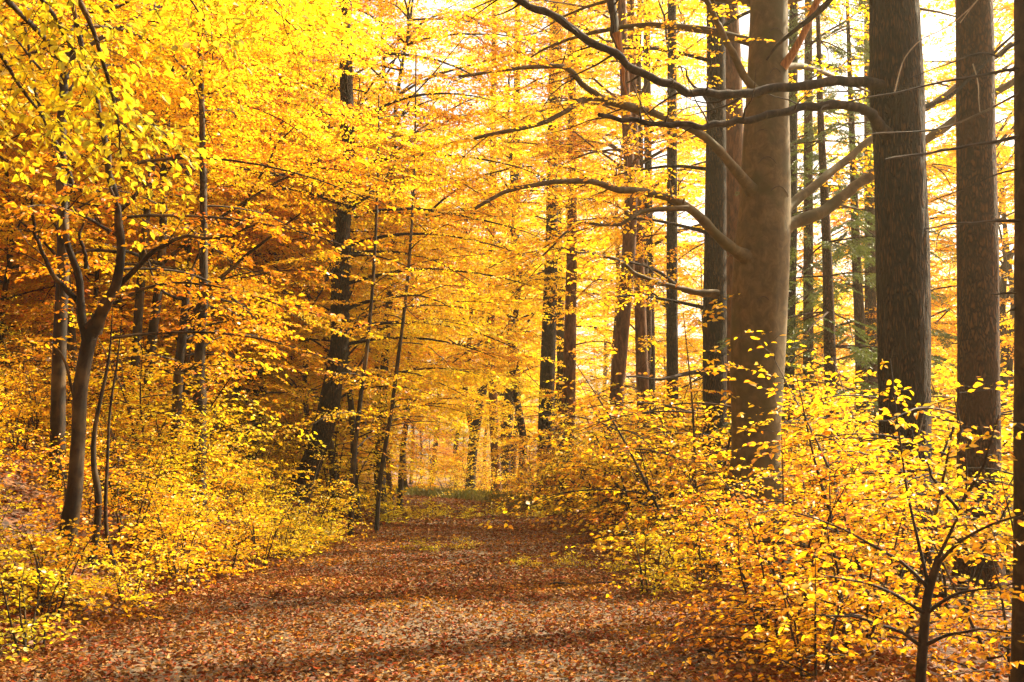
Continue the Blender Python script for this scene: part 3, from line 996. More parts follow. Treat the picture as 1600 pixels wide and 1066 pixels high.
# --- slender trunks in the hazy middle distance
for (nm, lab, d, pp, ww, bk) in [
    ('oak_tree', 'darkest straight trunk in the hazy gap above the path bend', 46, [(853, 700), (855, 600), (859, 480), (862, 380), (864, 220), (866, 60), (868, -150)], [27, 24, 22, 20, 18, 16, 12], 'oak'),
    ('oak_tree', 'thin dark trunk touching the right side of the darkest central trunk', 50, [(880, 640), (877, 540), (873, 460), (872, 330), (872, 100), (872, -100)], [17, 15, 14, 13, 11, 9], 'oak'),
    ('pine_tree', 'pinkish brown pine trunk in the hazy gap right of the darkest central trunk', 40, [(886, 720), (890, 560), (893, 420), (894, 330), (894, 180), (893, 20), (892, -200)], [24, 20, 17, 15, 13, 12, 9], 'pine'),
    ('pine_tree', 'sunlit brown trunk rising right behind the end of the path', 58, [(775, 730), (771, 640), (768, 550), (768, 440), (770, 250), (772, 50), (773, -200)], [15, 14, 12, 11, 10, 8, 5], 'pine'),
    ('oak_tree', 'dark forked trunk behind the path end, right of the sunlit brown one', 64, [(789, 725), (793, 650), (799, 590), (802, 480), (806, 300), (808, 100), (809, -200)], [18, 18, 17, 15, 13, 10, 6], 'oak'),
    ('oak_tree', 'dark trunk leaning right, left of the sunlit brown one at the path end', 60, [(736, 740), (740, 690), (748, 640), (760, 580), (766, 500), (770, 350), (772, 100), (773, -200)], [15, 16, 14, 13, 12, 10, 8, 5], 'oak'),
    ('oak_tree', 'tall brown trunk with a bent limb left of the slim grey trunk', 33, [(955, 760), (962, 640), (972, 520), (982, 400), (986, 300), (982, 240), (975, 100), (968, -100)], [26, 23, 22, 22, 20, 17, 15, 12], 'pine'),
    ('oak_tree', 'second brown trunk leaning against the tall one left of the slim grey trunk', 36, [(1010, 780), (1004, 600), (1000, 470), (996, 350), (990, 200), (985, 0), (980, -150)], [22, 20, 18, 17, 14, 12, 10], 'pine'),
    ('oak_tree', 'dark narrow trunk close to the right of the paired brown trunks', 38, [(1022, 780), (1018, 640), (1016, 500), (1014, 350), (1012, 200), (1010, 0), (1008, -150)], [16, 14, 14, 12, 12, 10, 8], 'oak'),
    ('oak_tree', 'straight dark trunk midway between the paired brown trunks and the slim grey one', 31, [(1052, 790), (1051, 640), (1050, 480), (1050, 330), (1050, 200), (1050, 0), (1050, -200)], [22, 19, 18, 17, 16, 14, 12], 'oak'),
    ('oak_tree', 'mossy dark trunk peeping out right behind the big beech', 28, [(1228, 790), (1230, 640), (1233, 500), (1236, 380), (1238, 250), (1240, 0), (1240, -200)], [24, 22, 20, 19, 17, 14, 12], 'oak'),
    ('pine_tree', 'thin brown trunk in front of the spruce, right of the big beech', 30, [(1263, 760), (1263, 600), (1263, 450), (1263, 330), (1263, 150), (1263, 0), (1262, -200)], [18, 17, 16, 15, 14, 12, 10], 'plate'),
    ('pine_tree', 'thin grey brown trunk close to the left of the dark oak', 32, [(1362, 760), (1361, 600), (1360, 450), (1359, 330), (1358, 150), (1357, 0), (1356, -200)], [21, 19, 18, 17, 16, 14, 12], 'plate'),
]:
    T, t, base, line, rr = hero(nm, lab, 'tree', pp[0][0], d, pp, ww, M[bk], int(d * 7), 14, None, rings=34, group='trunks in the middle distance')
    rz = random.Random(d)
    for k in range(8 if pp[0][0] < 1200 else 2):
        i = int(rz.uniform(0.3, 0.95) * len(line))
        T.bough(line[i], rz.uniform(0, 6.28), R(rz.uniform(10, 65)), rz.uniform(1.6, 3.6), 0.03, sag=rz.uniform(0.3, 1.1), fork=0.7, first=0.25, gap=0.4, slen=1.1)
    for k in range(11 if pp[0][0] < 1040 else 3):
        i = int(rz.uniform(0.55, 0.97) * len(line))
        T.bough(line[i], rz.choice((rz.uniform(2.0, 5.2), rz.uniform(0, 6.28))), R(rz.uniform(5, 40)), rz.uniform(3.0, 5.5), 0.035, sag=rz.uniform(0.4, 1.0), fork=0.6, first=0.2, gap=0.4, slen=1.3)
    T.finish(t, base, M[bk], M['yellow' if d > 40 else 'gold'], M['dark'])

# --- left: forked young tree at the foot of the bank
DL = 13
T, t, base, line, rr = hero('beech_tree', 'forked young tree on the left bank, grey trunk splitting into crooked limbs', 'tree', 110, DL,
                            [(104, 850), (116, 770), (122, 690), (126, 610), (138, 535), (150, 505)], [28, 24, 22, 22, 22, 20], M['young'], 7, 22, knobbly(0.10, 6, 1.0), flare=0.12, rings=46)
for pp, d1, r0, r1 in [
    ([(146, 515), (165, 478), (182, 440), (188, 390), (184, 330), (172, 275), (168, 235), (150, 160), (128, 70), (110, -40)], 12.0, 0.068, 0.024),
    ([(140, 535), (126, 495), (124, 440), (112, 400), (98, 350), (102, 310), (112, 288), (100, 250), (75, 200), (55, 130), (40, 40)], 12.6, 0.052, 0.016),
    ([(122, 470), (90, 440), (66, 395), (52, 350), (48, 300)], 12.0, 0.035, 0.012),
    ([(135, 420), (133, 400), (125, 365), (140, 330)], 12.9, 0.03, 0.01),
    ([(175, 455), (205, 425), (250, 385), (290, 370), (340, 372), (400, 355)], 12.2, 0.04, 0.01),
    ([(185, 330), (205, 310), (225, 290), (236, 284)], 12.3, 0.035, 0.01),
    ([(120, 640), (100, 560), (75, 535), (66, 532)], 12.4, 0.02, 0.006),
]:
    ln = limb_line(pp, DL, d1, 26)
    limb(t, base, ln, r0, r1, M['young'])
    T.bough(None, 0, 0, 0, 0, pts=ln[8:], first=0.1, gap=0.34, slen=0.8)
for az, h, L in ((0.3, 3.0, 2.6), (5.6, 3.4, 2.8), (1.2, 3.8, 2.4), (0.1, 4.4, 3), (5.9, 5.0, 3), (4.6, 4.2, 2.2), (2.8, 4.0, 2.4)):
    T.bough(np.array([line[-1][0] + 0.2, line[-1][1], h]), az, R(14), L, 0.018, sag=0.6, first=0.2, gap=0.34, slen=0.85)
T.finish(t, base, M['young'], M['orange'], M['dark'])

for (lab, d, pp, ww) in [
    ('thin crooked stem beside the forked young tree on the left bank', 13.2, [(146, 862), (152, 820), (153, 770), (146, 720), (150, 660), (170, 560), (176, 480)], [13, 11, 11, 9, 7, 4, 1]),
    ('thinnest bare stem between the forked tree and the yellow bank bushes', 13.4, [(178, 880), (168, 840), (165, 790), (168, 720), (172, 640), (184, 560), (190, 500)], [6, 6, 6, 5, 4, 3, 1]),
    ('slim stem on the bank behind the forked tree, its long limb rising right', 19, [(276, 640), (280, 570), (287, 510), (290, 470), (300, 420)], [16, 15, 14, 12, 9]),
    ('slim upright stem just right of the one with the long rising limb', 19.5, [(312, 640), (311, 590), (314, 530), (318, 470), (318, 420), (318, 330), (316, 200), (312, 40)], [22, 19, 16, 15, 14, 12, 10, 7]),
    ('thin sapling stem right of the big leaning trunk', 25, [(549, 790), (552, 730), (558, 670), (566, 600), (574, 540), (584, 420), (590, 280), (592, 150)], [9, 8, 7, 7, 6, 5, 4, 2]),
    ('thin sapling stem leaning right beside the path, before the bend', 27, [(592, 770), (600, 710), (612, 640), (622, 560), (630, 500), (640, 400), (648, 250), (650, 80)], [7, 7, 6, 6, 5, 5, 3, 2]),
]:
    T, t, base, line, rr = hero('beech_sapling', lab, 'tree', pp[0][0], d, pp, ww, M['young'], int(d * 11 + pp[0][0]), 10, knobbly(0.12, 6, 1.2), rings=30, flare=0.08, group='young stems on the left bank')
    if d > 15:
        rz = random.Random(int(d * 3 + pp[0][0]))
        for k in range(12):
            i = int(rz.uniform(0.3, 0.98) * len(line))
            T.bough(line[i], rz.uniform(-1.9, 1.9), R(rz.uniform(5, 30)), rz.uniform(1.4, 3.0), 0.016, sag=0.6, first=0.2, gap=0.34, slen=0.85)
    T.finish(t, base, M['young'], M['orange' if d < 22 else 'gold'], M['dark'])
    if pp[0][0] == 276:
        limb(t, base, limb_line([(288, 506), (300, 495), (318, 465), (345, 435), (385, 400), (425, 370), (470, 335)], 19, 17.5, 18), 0.06, 0.014, M['young'])
        limb(t, base, limb_line([(290, 468), (265, 462), (245, 445), (232, 410), (225, 385)], 19, 18.2, 12), 0.03, 0.012, M['young'])

DK = 28
T, t, base, line, rr = hero('oak_tree', 'big dark trunk leaning right above the left bank, curving upright', 'tree', 470, DK,
                            [(468, 765), (490, 715), (508, 660), (520, 600), (530, 540), (533, 440), (536, 350), (543, 240), (541, 120), (540, 0), (536, -200), (530, -500)],
                            [36, 33, 33, 32, 29, 26, 24, 23, 21, 19, 17, 12], M['oak'], 9, 24, knobbly(0.10, 6, 0.9), rings=90, flare=0.05)
for pp, d1, r0 in [([(533, 400), (515, 430), (500, 460), (470, 500)], 26.5, 0.05), ([(536, 340), (560, 310), (600, 285), (650, 280)], 26, 0.06),
                   ([(540, 230), (500, 250), (450, 270), (400, 265), (330, 260)], 25, 0.07)]:
    ln = limb_line(pp, DK, d1, 18)
    limb(t, base, ln, r0, 0.012, M['oak'])
    T.bough(None, 0, 0, 0, 0, pts=ln[5:], first=0.1, gap=0.4, slen=1.0)
for az, h, L in ((0.0, 5.0, 5), (6.1, 6.0, 5.5), (5.9, 7.0, 5), (0.4, 7.8, 5.5), (0.2, 4.6, 4), (5.7, 5.4, 4.5), (4.6, 6.2, 4), (0.8, 6.8, 4.5), (5.2, 7.6, 4.6), (3.9, 8.2, 4), (0, 9, 5), (5.5, 10, 5), (2.5, 9, 4), (4.9, 11, 4.5), (0.5, 12, 4.5)):
    i = int(np.argmin(np.abs(line[:, 2] - h)))
    T.bough(line[i], az, R(18), L, 0.05, sag=0.7, first=0.25, gap=0.42, slen=1.1)
T.finish(t, base, M['oak'], M['gold'], M['dark'])

T, t, base, line, rr = hero('oak_tree', 'dark upright trunk higher on the left bank, seen in pieces between orange boughs', 'tree', 390, 34,
                            [(386, 640), (395, 590), (408, 530), (416, 480), (424, 400), (430, 300), (438, 220), (444, 120), (448, 0), (450, -200)],
                            [36, 32, 28, 27, 26, 25, 24, 22, 20, 15], M['oak'], 10, 20, knobbly(0.06, 6, 0.5), rings=60)
for az, h, L in ((0.2, 6.6, 4), (5.7, 7.6, 4), (4.6, 8.4, 4), (0.8, 9.8, 4), (5.2, 11, 4.6), (3.9, 12, 4), (0, 13, 4)):
    i = int(np.argmin(np.abs(line[:, 2] - h)))
    T.bough(line[i], az, R(18), L, 0.05, sag=0.7, first=0.25, gap=0.42, slen=1.1)
T.finish(t, base, M['oak'], M['orange'], M['dark'])

# --- near tree whose boughs hang into the top left corner; its trunk stands left of the frame
base = np.array([-4.6, 3.6, float(ground(-4.6, 3.6))])
t = thing('beech_tree', 'near tree hanging lime yellow leaves into the top left corner', 'tree', base)
T = Tree(21, 1.0, 0.82)
pts = trunk_line(base + [0, 0, -0.3], base + [0.2, 0.3, 9], T.r, 12, 0.08)
T.wood.tube(pts, trunk_radius(pts, 0.13, 0.03, 0.4, 0.3), 14)
for pp, d1, sl in [
    ([(-560, -420), (-250, -300), (0, -160), (110, -20), (160, 90), (185, 190), (190, 260)], 6.8, 0.55),
    ([(-560, -300), (-260, -190), (-60, -60), (40, 30), (120, 110), (200, 170), (260, 210)], 7.6, 0.6),
    ([(-560, -480), (-200, -400), (60, -240), (200, -120), (280, -30), (330, 50)], 7.2, 0.6),
    ([(-560, -240), (-300, -150), (-120, -40), (-20, 60), (50, 160), (90, 230)], 7.0, 0.5),
    ([(-560, -560), (-180, -500), (120, -330), (300, -180), (390, -80), (440, 10)], 8.2, 0.7),
    ([(-560, -360), (-240, -240), (-20, -110), (60, -10), (100, 60), (130, 110)], 6.2, 0.5),
    ([(-560, -100), (-300, -30), (-150, 40), (-60, 110), (0, 180)], 7.6, 0.5),
]:
    ln = limb_line(pp, 3.8, d1, 24)
    limb(t, base, ln, 0.03, 0.004, M['young'], ns=7)
    T.bough(None, 0, 0, 0, 0, pts=ln[8:], first=0.1, gap=0.11, slen=sl * 1.1, spitch=-0.45, roll=0.6)
T.finish(t, base, M['young'], M['lime'], M['dark'], jit=0.5)

# ------------------------------------------------------------------ foreground bushes and saplings on the right
DS = 7.2
sx = P(1436, 1060, DS)
base = np.array([sx[0], sx[1], float(ground(sx[0], sx[1]))])
t = thing('beech_sapling', 'near beech sapling with a forked dark stem in the lower right corner', 'tree', base)
T = Tree(31, 1.0, 0.76)
ln = limb_line([(1436, 1100), (1442, 1010), (1446, 960), (1452, 920), (1468, 870)], DS, DS, 14)
ln[0][2] = base[2] - 0.1
T.wood.tube(ln, np.linspace(0.034, 0.026, 14), 10)
for pp, d1 in [
    ([(1462, 880), (1476, 850), (1490, 820), (1500, 800), (1510, 760), (1505, 690), (1490, 620)], 7.0),
    ([(1462, 885), (1495, 850), (1530, 830), (1585, 808), (1650, 790)], 6.6),
    ([(1452, 920), (1440, 870), (1425, 800), (1410, 720), (1400, 640), (1390, 560)], 7.4),
    ([(1452, 920), (1410, 880), (1360, 850), (1300, 820), (1240, 800)], 7.0),
    ([(1446, 960), (1400, 930), (1350, 910), (1290, 900)], 6.6),
    ([(1446, 960), (1490, 930), (1540, 920), (1600, 910)], 6.8),
    ([(1440, 1010), (1390, 980), (1330, 965), (1270, 960)], 6.8),
    ([(1440, 1010), (1490, 990), (1540, 985), (1590, 990)], 6.8),
    ([(1500, 790), (1530, 740), (1550, 690), (1560, 650)], 6.8),
    ([(1500, 800), (1460, 750), (1440, 700)], 6.6),
]:
    l2 = limb_line(pp, DS, d1, 16)
    limb(t, base, l2, 0.014, 0.004, M['dark'], ns=6)
    T.bough(None, 0, 0, 0, 0, pts=l2[3:], first=0.1, gap=0.125, slen=0.5, roll=0.4)
T.finish(t, base, M['dark'], M['gold'], M['dark'], loose=True)

for (lab, px, d, key, sc, lm) in [
    ('orange gold bush in front of the big beech', 1215, 10.5, 'B2', 0.78, 'orange'),
    ('tall leafy sapling in front of the dark oak trunk', 1390, 10.0, 'B2', 1.12, 'gold'),
    ('orange gold bush between oak and platy trunk', 1480, 11, 'B2', 0.82, 'orange'),
    ('orange leaved low bush at the right edge of the path foreground', 1265, 7.8, 'B0', 0.75, 'orange'),
    ('dense bush under the dark oak, left of the forked sapling', 1330, 8.6, 'B1', 0.8, 'orange'),
    ('bush spreading from the verge towards the path', 1210, 9.2, 'B1', 0.8, 'orange'),
    ('bright lime yellow bush leaning over the right path edge', 1010, 13.6, 'B0', 0.8, 'lime'),
    ('yellow bush behind the lime one on the path edge', 1100, 14.5, 'B1', 0.85, 'yellow'),
    ('leafy bush filling the corner at the near blackish trunk', 1580, 8.4, 'B1', 0.85, 'orange'),
    ('lime yellow bush in the lower left corner by the path', 60, 9.4, 'B0', 0.78, 'lime'),
    ('second lime yellow bush above the lower left corner', -30, 10.6, 'B1', 0.7, 'lime'),
    ('sunlit yellow bush at the foot of the forked young tree', 90, 11.2, 'B0', 0.7, 'yellow'),
    ('bushy golden sapling on the far side of the lime path edge bush', 1160, 17, 'B2', 0.95, 'gold'),
]:
    q = P(px, 800, d)
    place(key, q[0], q[1], random.Random(px).uniform(0, 6), sc, lab, 'bushes near the camera', lm)

# ------------------------------------------------------------------ repeats along the path and in the wood behind
rg = random.Random(77)


def scatter(n, xr, yr, mind, ok, taken):
    out, tries = [], 0
    while len(out) < n and tries < 6000:
        tries += 1
        x, y = rg.uniform(*xr), rg.uniform(*yr)
        if not ok(x, y):
            continue
        if any((x - a) ** 2 + (y - b) ** 2 < mind * mind for a, b in taken):
            continue
        taken.append((x, y))
        out.append((x, y))
    return out


def dlr(x, y):
    c = float(path_c(min(y, 95)))
    return (c - HW) - x, x - (c + HW)


def blocks_path(x, y, reach):
    """would a tree here keep the sun off the far end of the path?"""
    t_ = (x + 3) / math.sin(SUN_AZ)
    y0 = y - t_ * math.cos(SUN_AZ)
    return 0 < t_ < reach and 34 < y0 < 84


def in_view(x, y, m=3.0):
    return abs(x) < y * 0.46 + m


def clear(x, y):
    px = 800 + x / y * F
    return not (y < 29 and 390 < px < 640) and not (y < 20.5 and 190 < px < 380) and not (y < 26 and 350 < px < 460) and not (y < 21 and px < 170)


tk = []
for x, y in scatter(60, (-24, -3.5), (14.5, 50), 1.7, lambda x, y: 0.9 < dlr(x, y)[0] < 18 and in_view(x, y) and clear(x, y), tk):
    k = rg.choice(['U0', 'U1', 'U2', 'U4', 'U4'] if dlr(x, y)[0] < 6 else ['U0', 'U1', 'U2', 'U3', 'U2'])
    place(k, x, y, rg.uniform(0, 6.28), rg.uniform(0.8, 1.15), '*beech', 'young beeches on the left bank', rg.choice(['orange', 'gold', 'gold', 'yellow', 'orange']))
tk = []
for n_, y0, y1 in ((72, 10.5, 24), (48, 24, 50)):
    for x, y in scatter(n_, (-16, -2.6), (y0, y1), 0.62, lambda x, y: 0.2 < dlr(x, y)[0] < 7 and in_view(x, y, 1.0) and not (y < 14.5 and dlr(x, y)[0] > 0.8 and x > -6.5) and not (11.5 < y < 34 and 800 + x / y * F < 185 and rg.random() < 0.9) and not (15 < y < 28 and 425 < 800 + x / y * F < 560 and dlr(x, y)[0] > 0.3), tk):
        dl_ = dlr(x, y)[0]
        k = rg.choice(['B0', 'B1', 'B2', 'B1', 'B0'] if dl_ > 1.4 else ['B0', 'B3', 'B0', 'S1', 'B3'])
        place(k, x, y, rg.uniform(0, 6.28), rg.uniform(0.65, 1.0), '*bush', 'bushes on the left bank', rg.choice(['yellow', 'gold', 'lime', 'yellow', 'orange', 'gold']))
tk = []
for x, y in scatter(56, (2.2, 15), (11, 48), 1.0, lambda x, y: 0.3 < dlr(x, y)[1] < 11 and in_view(x, y, 1.5), tk):
    k = rg.choice(['B0', 'B1', 'B2', 'B0', 'B1'] if dlr(x, y)[1] > 1.5 else ['B0', 'B3', 'S0', 'S2'])
    place(k, x, y, rg.uniform(0, 6.28), rg.uniform(0.7, 1.05), '*bush', 'bushes right of the path', rg.choice(['yellow', 'gold', 'gold', 'orange', 'lime']))
tk = []
for x, y in scatter(30, (3.5, 28), (26, 62), 2.6, lambda x, y: dlr(x, y)[1] > 0.8 and not (x < 15 and y < 56 and rg.random() < 0.8) and not blocks_path(x, y, 12) and in_view(x, y), tk):
    k = rg.choice(['U1', 'U3', 'U2', 'U0', 'U4'])
    place(k, x, y, rg.uniform(0, 6.28), rg.uniform(0.75, 1.05), '*beech', 'young beeches right of the path', rg.choice(['gold', 'yellow', 'gold', 'orange']))
tk = []
for x, y in scatter(52, (-36, 36), (50, 115), 3.2, lambda x, y: (dlr(x, y)[0] > 1.2 or dlr(x, y)[1] > 1.0) and in_view(x, y) and not (blocks_path(x, y, 12) and rg.random() < 0.8), tk):
    k = rg.choice(['U0', 'U1', 'U2', 'U3', 'U2'])
    place(k, x, y, rg.uniform(0, 6.28), rg.uniform(0.9, 1.3), '*hazy beech', 'young beeches beyond the bend', rg.choice(['gold', 'yellow', 'orange', 'yellow']))
tk = []
for x, y in scatter(58, (-46, 46), (46, 135), 4.0, lambda x, y: (dlr(x, y)[0] > 2.0 or dlr(x, y)[1] > 2.0) and in_view(x, y, 6) and not (blocks_path(x, y, 34)), tk):
    place(rg.choice(['T0', 'T1', 'T2']), x, y, rg.uniform(0, 6.28), rg.uniform(0.85, 1.15), '*tall far tree', 'tall trees far behind', rg.choice(['gold', 'yellow', 'yellow']), rg.choice(['oak', 'plate', 'oak']))
tk = []
for x, y in scatter(5, (-34, -9), (30, 50), 5.0, lambda x, y: dlr(x, y)[0] > 6 and in_view(x, y, 4), tk):
    place(rg.choice(['T0', 'T2']), x, y, rg.uniform(0, 6.28), rg.uniform(0.8, 1.0), '*tall tree', 'tall trees on the left bank', rg.choice(['gold', 'orange', 'yellow']), 'oak')
tk = []
for x, y in scatter(64, (-14, 12), (36, 80), 1.2, lambda x, y: (0.3 < dlr(x, y)[0] < 6 or 0.6 < dlr(x, y)[1] < 12) and in_view(x, y), tk):
    place(rg.choice(['B0', 'B1', 'B2', 'B2']), x, y, rg.uniform(0, 6.28), rg.uniform(0.8, 1.25), '*hazy bush', 'bushes at the far bend', rg.choice(['orange', 'gold', 'orange', 'yellow']))
for x, y, k, lm, lab in [
    (-6.4, 16.2, 'U5', 'gold', 'golden beech with high spreading boughs just behind the forked young tree'),
    (-7.6, 23.0, 'U5', 'yellow', 'yellow beech with high spreading boughs left of the leaning dark trunk'),
    (-4.0, 30.0, 'U4', 'gold', 'golden beech overhanging the path beside the leaning dark trunk'),
    (-3.9, 34.0, 'U2', 'yellow', 'bright yellow beech overhanging the left path edge short of the bend'),
    (0.3, 50.5, 'T2', 'yellow', 'tall yellow tree right behind the darkest central trunk'),
    (-8.2, 52.0, 'T2', 'gold', 'tall golden tree inside the bend, left of the brown sunlit trunk'),
    (0.2, 66.0, 'T2', 'yellow', 'tall yellow tree behind the forked dark trunk'),
    (-4.0, 84.0, 'T2', 'gold', 'tall golden tree deep in the gap above the path end'),
    (0.8, 92.0, 'T2', 'yellow', 'tall yellow tree deepest in the gap above the path end'),
    (-6.6, 71.0, 'T2', 'yellow', 'tall yellow tree above the grassy verge of the bend'),
    (4.3, 37.0, 'T1', 'yellow', 'tall yellow crown high above the paired brown trunks'),
    (-7.6, 34.5, 'T0', 'yellow', 'tall yellow tree behind the leaning dark trunk'),
    (-2.3, 63.0, 'T2', 'yellow', 'tall yellow tree closing the gap over the bend'),
    (2.2, 57.0, 'T0', 'yellow', 'tall yellow tree behind the pinkish pine trunk'),
    (-0.6, 74.0, 'T2', 'gold', 'tall golden tree farthest back in the gap over the bend'),
    (15.5, 36.0, 'T2', 'gold', 'tall golden tree showing between the platy trunk and the dark oak'),
    (12.5, 52.0, 'T0', 'yellow', 'tall yellow tree behind the spruces'),
    (20.0, 45.0, 'T2', 'gold', 'tall golden tree at the right frame edge, behind the platy trunk'),
    (-4.9, 46.0, 'T1', 'gold', 'tall golden tree at the left path edge just before the bend'),
    (-8.5, 44.0, 'T2', 'yellow', 'tall yellow tree rising over the left bank before the bend'),
    (-6.2, 38.0, 'T0', 'gold', 'tall golden tree on the left bank above the overhanging beeches'),
    (-11.0, 56.0, 'T2', 'yellow', 'tall yellow tree standing inside the bend of the path'),
    (-3.9, 40.0, 'U4', 'orange', 'orange beech overhanging the path at the start of the bend'),
    (1.8, 50.0, 'U2', 'gold', 'golden beech closing the view where the path bends away'),
    (5.0, 44.0, 'U2', 'yellow', 'tall yellow beech behind the darkest central trunk'),
    (18.0, 28.0, 'U5', 'gold', 'golden crown in the gap right of the platy trunk'),
    (13.5, 32.0, 'U5', 'gold', 'golden crown behind the platy trunk near the frame edge'),
]:
    place(k, x, y, x * 7 + y, 1.0, lab, 'beeches overhanging the path', lm)
for x, y, sc, lm, lab in ((-3.75, 33.0, 1.35, 'gold', 'slender tall beech arching high over the path from the left edge'), (3.9, 44.0, 1.4, 'yellow', 'slender tall beech arching high behind the paired brown trunks')):
    place('U5', x, y, 0.6, sc, lab, 'beeches overhanging the path', lm)
place('U5', -6.0, 10.0, 1.0, 1.0, 'near golden beech left of the frame, its boughs hanging in along the top edge', 'beeches overhanging the path', 'yellow')
place('U1', 9.6, 12.2, 2.0, 1.0, 'golden beech right of the frame shading the near bushes', 'beeches overhanging the path', 'gold')  # added out of view to keep the sun off the near bushes
for x, y, sc in ((-3.0, 33, .8), (-2.2, 34.5, .7), (-1.3, 33.6, .7), (-0.4, 35.2, .8), (0.6, 34.4, .7), (-2.7, 36.5, .9), (1.4, 36, .8), (-3.4, 31, 1), (-1.6, 20.5, .5), (-0.9, 20.9, .45), (0.2, 17.5, .4), (0.9, 17.2, .45), (1.5, 16.4, .5), (2.0, 14.8, .7)):
    place('S%d' % rg.randrange(3), x, y, rg.uniform(0, 6), sc, '*seedling clump', 'seedlings on the path', 'lime')
tk = []
for x, y in scatter(26, (-26, 24), (-26, 12), 4.5, lambda x, y: (dlr(x, y)[0] > 2 or dlr(x, y)[1] > 2) and abs(x) > y * 0.5 + 4.0 and not (x > 3 and y > -3), tk):
    place(rg.choice(['T0', 'T2', 'U4', 'U2']), x, y, rg.uniform(0, 6.28), rg.uniform(0.85, 1.05), 'golden tree of the wood behind the viewpoint', 'trees behind the viewpoint', rg.choice(['gold', 'yellow', 'orange']))
tk = []
for x, y in scatter(48, (1.0, 15), (17, 48), 1.15, lambda x, y: 0.5 < dlr(x, y)[1] < (4 if y > 24 else 8) and not (1130 < 800 + x / y * F < 1250 and y < 19), tk):
    place(rg.choice(['B2', 'B2', 'B1']), x, y, rg.uniform(0, 6.28), rg.uniform(1.25, 1.7), '*sapling', 'saplings right of the path', rg.choice(['gold', 'gold', 'orange', 'yellow']))
for x, y, sc, lm in ((-3.9, 21.5, 0.75, 'yellow'), (-4.6, 30, 1.4, 'yellow'), (-5.2, 33, 1.5, 'gold'), (-5.9, 19, 1.3, 'yellow'), (-6.6, 22, 1.5, 'gold')):
    place('B2', x, y, x * 5, sc, '*sapling', 'saplings at the left path edge', lm)
tk = []
for x, y in scatter(16, (-9, 8), (52, 80), 2.0, lambda x, y: dlr(x, y)[0] > 1 or dlr(x, y)[1] > 0.8, tk):
    place('U3', x, y, rg.uniform(0, 6.28), rg.uniform(0.7, 1.0), '*small beech', 'small beeches behind the bend', rg.choice(['orange', 'gold', 'orange', 'yellow']))
for (px, d, sc, lab) in [(1296, 22, 0.85, 'dark green spruce between the big beech and the dark oak'), (1345, 27, 1.0, 'second green spruce, partly hidden behind the dark oak')]:
    q = P(px, 600, d)
    place('spruce', q[0], q[1], px, sc, lab, 'green spruces')

# ------------------------------------------------------------------ fallen leaves, verge grass, sticks
g = np.random.default_rng(5)


def fallen(n, ylo, yhi, size, lo=-1.6, hi=1.3):
    y = ylo * (yhi / ylo) ** g.random(n)
    x = path_c(y) + g.uniform(-HW + lo, HW + hi, n)
    zz = np.where(np.abs(x - path_c(y)) < HW - 0.05, 0.05 + 0.0 * x, ground(x, y) + 0.01) + g.random(n) * 0.025
    a = g.random(n) * 6.283
    d = np.stack([np.cos(a), np.sin(a), g.normal(0, 0.22, n)], 1)
    nn = np.stack([g.normal(0, 0.38, n), g.normal(0, 0.38, n), np.ones(n)], 1)
    k = g.random(n) < np.clip(0.80 + 0.50 * vnoise(x, y, 0.9, 3.1) + 0.25 * vnoise(x, y, 0.25, 1.1) + 0.35 * np.abs(x - path_c(y)) / HW * 0.6, 0.12, 1)
    return np.stack([x, y, zz], 1)[k], d[k], nn[k], (size * g.uniform(0.6, 1.25, n))[k]


mb = MB()
for args in ((80000, 5.5, 16, 0.046), (60000, 13, 30, 0.056), (34000, 27, 75, 0.09)):
    p, d, n, s = fallen(*args)
    leaves(mb, p, d, n, s, 1.1, 0, g.uniform(-2.5, 3.5, len(p)))
n_ = 46000
y = g.uniform(8, 32, n_)
x = path_c(y) - HW - g.random(n_) ** 1.2 * 9
a = g.random(n_) * 6.283
leaves(mb, np.stack([x, y, ground(x, y) + 0.02], 1), np.stack([np.cos(a), np.sin(a), g.normal(0, .4, n_)], 1),
       np.stack([g.normal(0, .5, n_), g.normal(0, .5, n_), np.ones(n_)], 1), g.uniform(0.05, 0.09, n_), 1.1, 0, g.uniform(-2, 3, n_))
n_ = 16000
y = g.uniform(6.5, 24, n_)
x = path_c(y) + HW + g.random(n_) ** 1.2 * 5
a = g.random(n_) * 6.283
leaves(mb, np.stack([x, y, ground(x, y) + 0.02], 1), np.stack([np.cos(a), np.sin(a), g.normal(0, .4, n_)], 1),
       np.stack([g.normal(0, .5, n_), g.normal(0, .5, n_), np.ones(n_)], 1), g.uniform(0.05, 0.08, n_), 1.1, 0, g.uniform(-2, 3, n_))
o = mb.build('fallen_leaves', M['litter'], smooth=False)
tag(o, 'red and brown fallen leaves strewn over path and verges', 'leaves', kind='stuff')

mb = MB()
n_ = 9000
y = g.uniform(40, 82, n_)
side = g.random(n_) < 0.8
x = np.where(side, path_c(y) + HW + g.normal(0.5, 0.45, n_), path_c(y) - HW - g.random(n_) * 0.8)
h = g.uniform(0.15, 0.5, n_)
d = np.stack([g.normal(0, .35, n_), g.normal(0, .35, n_), np.ones(n_)], 1)
leaves(mb, np.stack([x, y, ground(x, y)], 1), d, g.normal(0, 1, (n_, 3)), h, 0.12)
tag(mb.build('grass', M['grass'], smooth=False), 'green grass on the verge at the far bend', 'grass', kind='stuff')

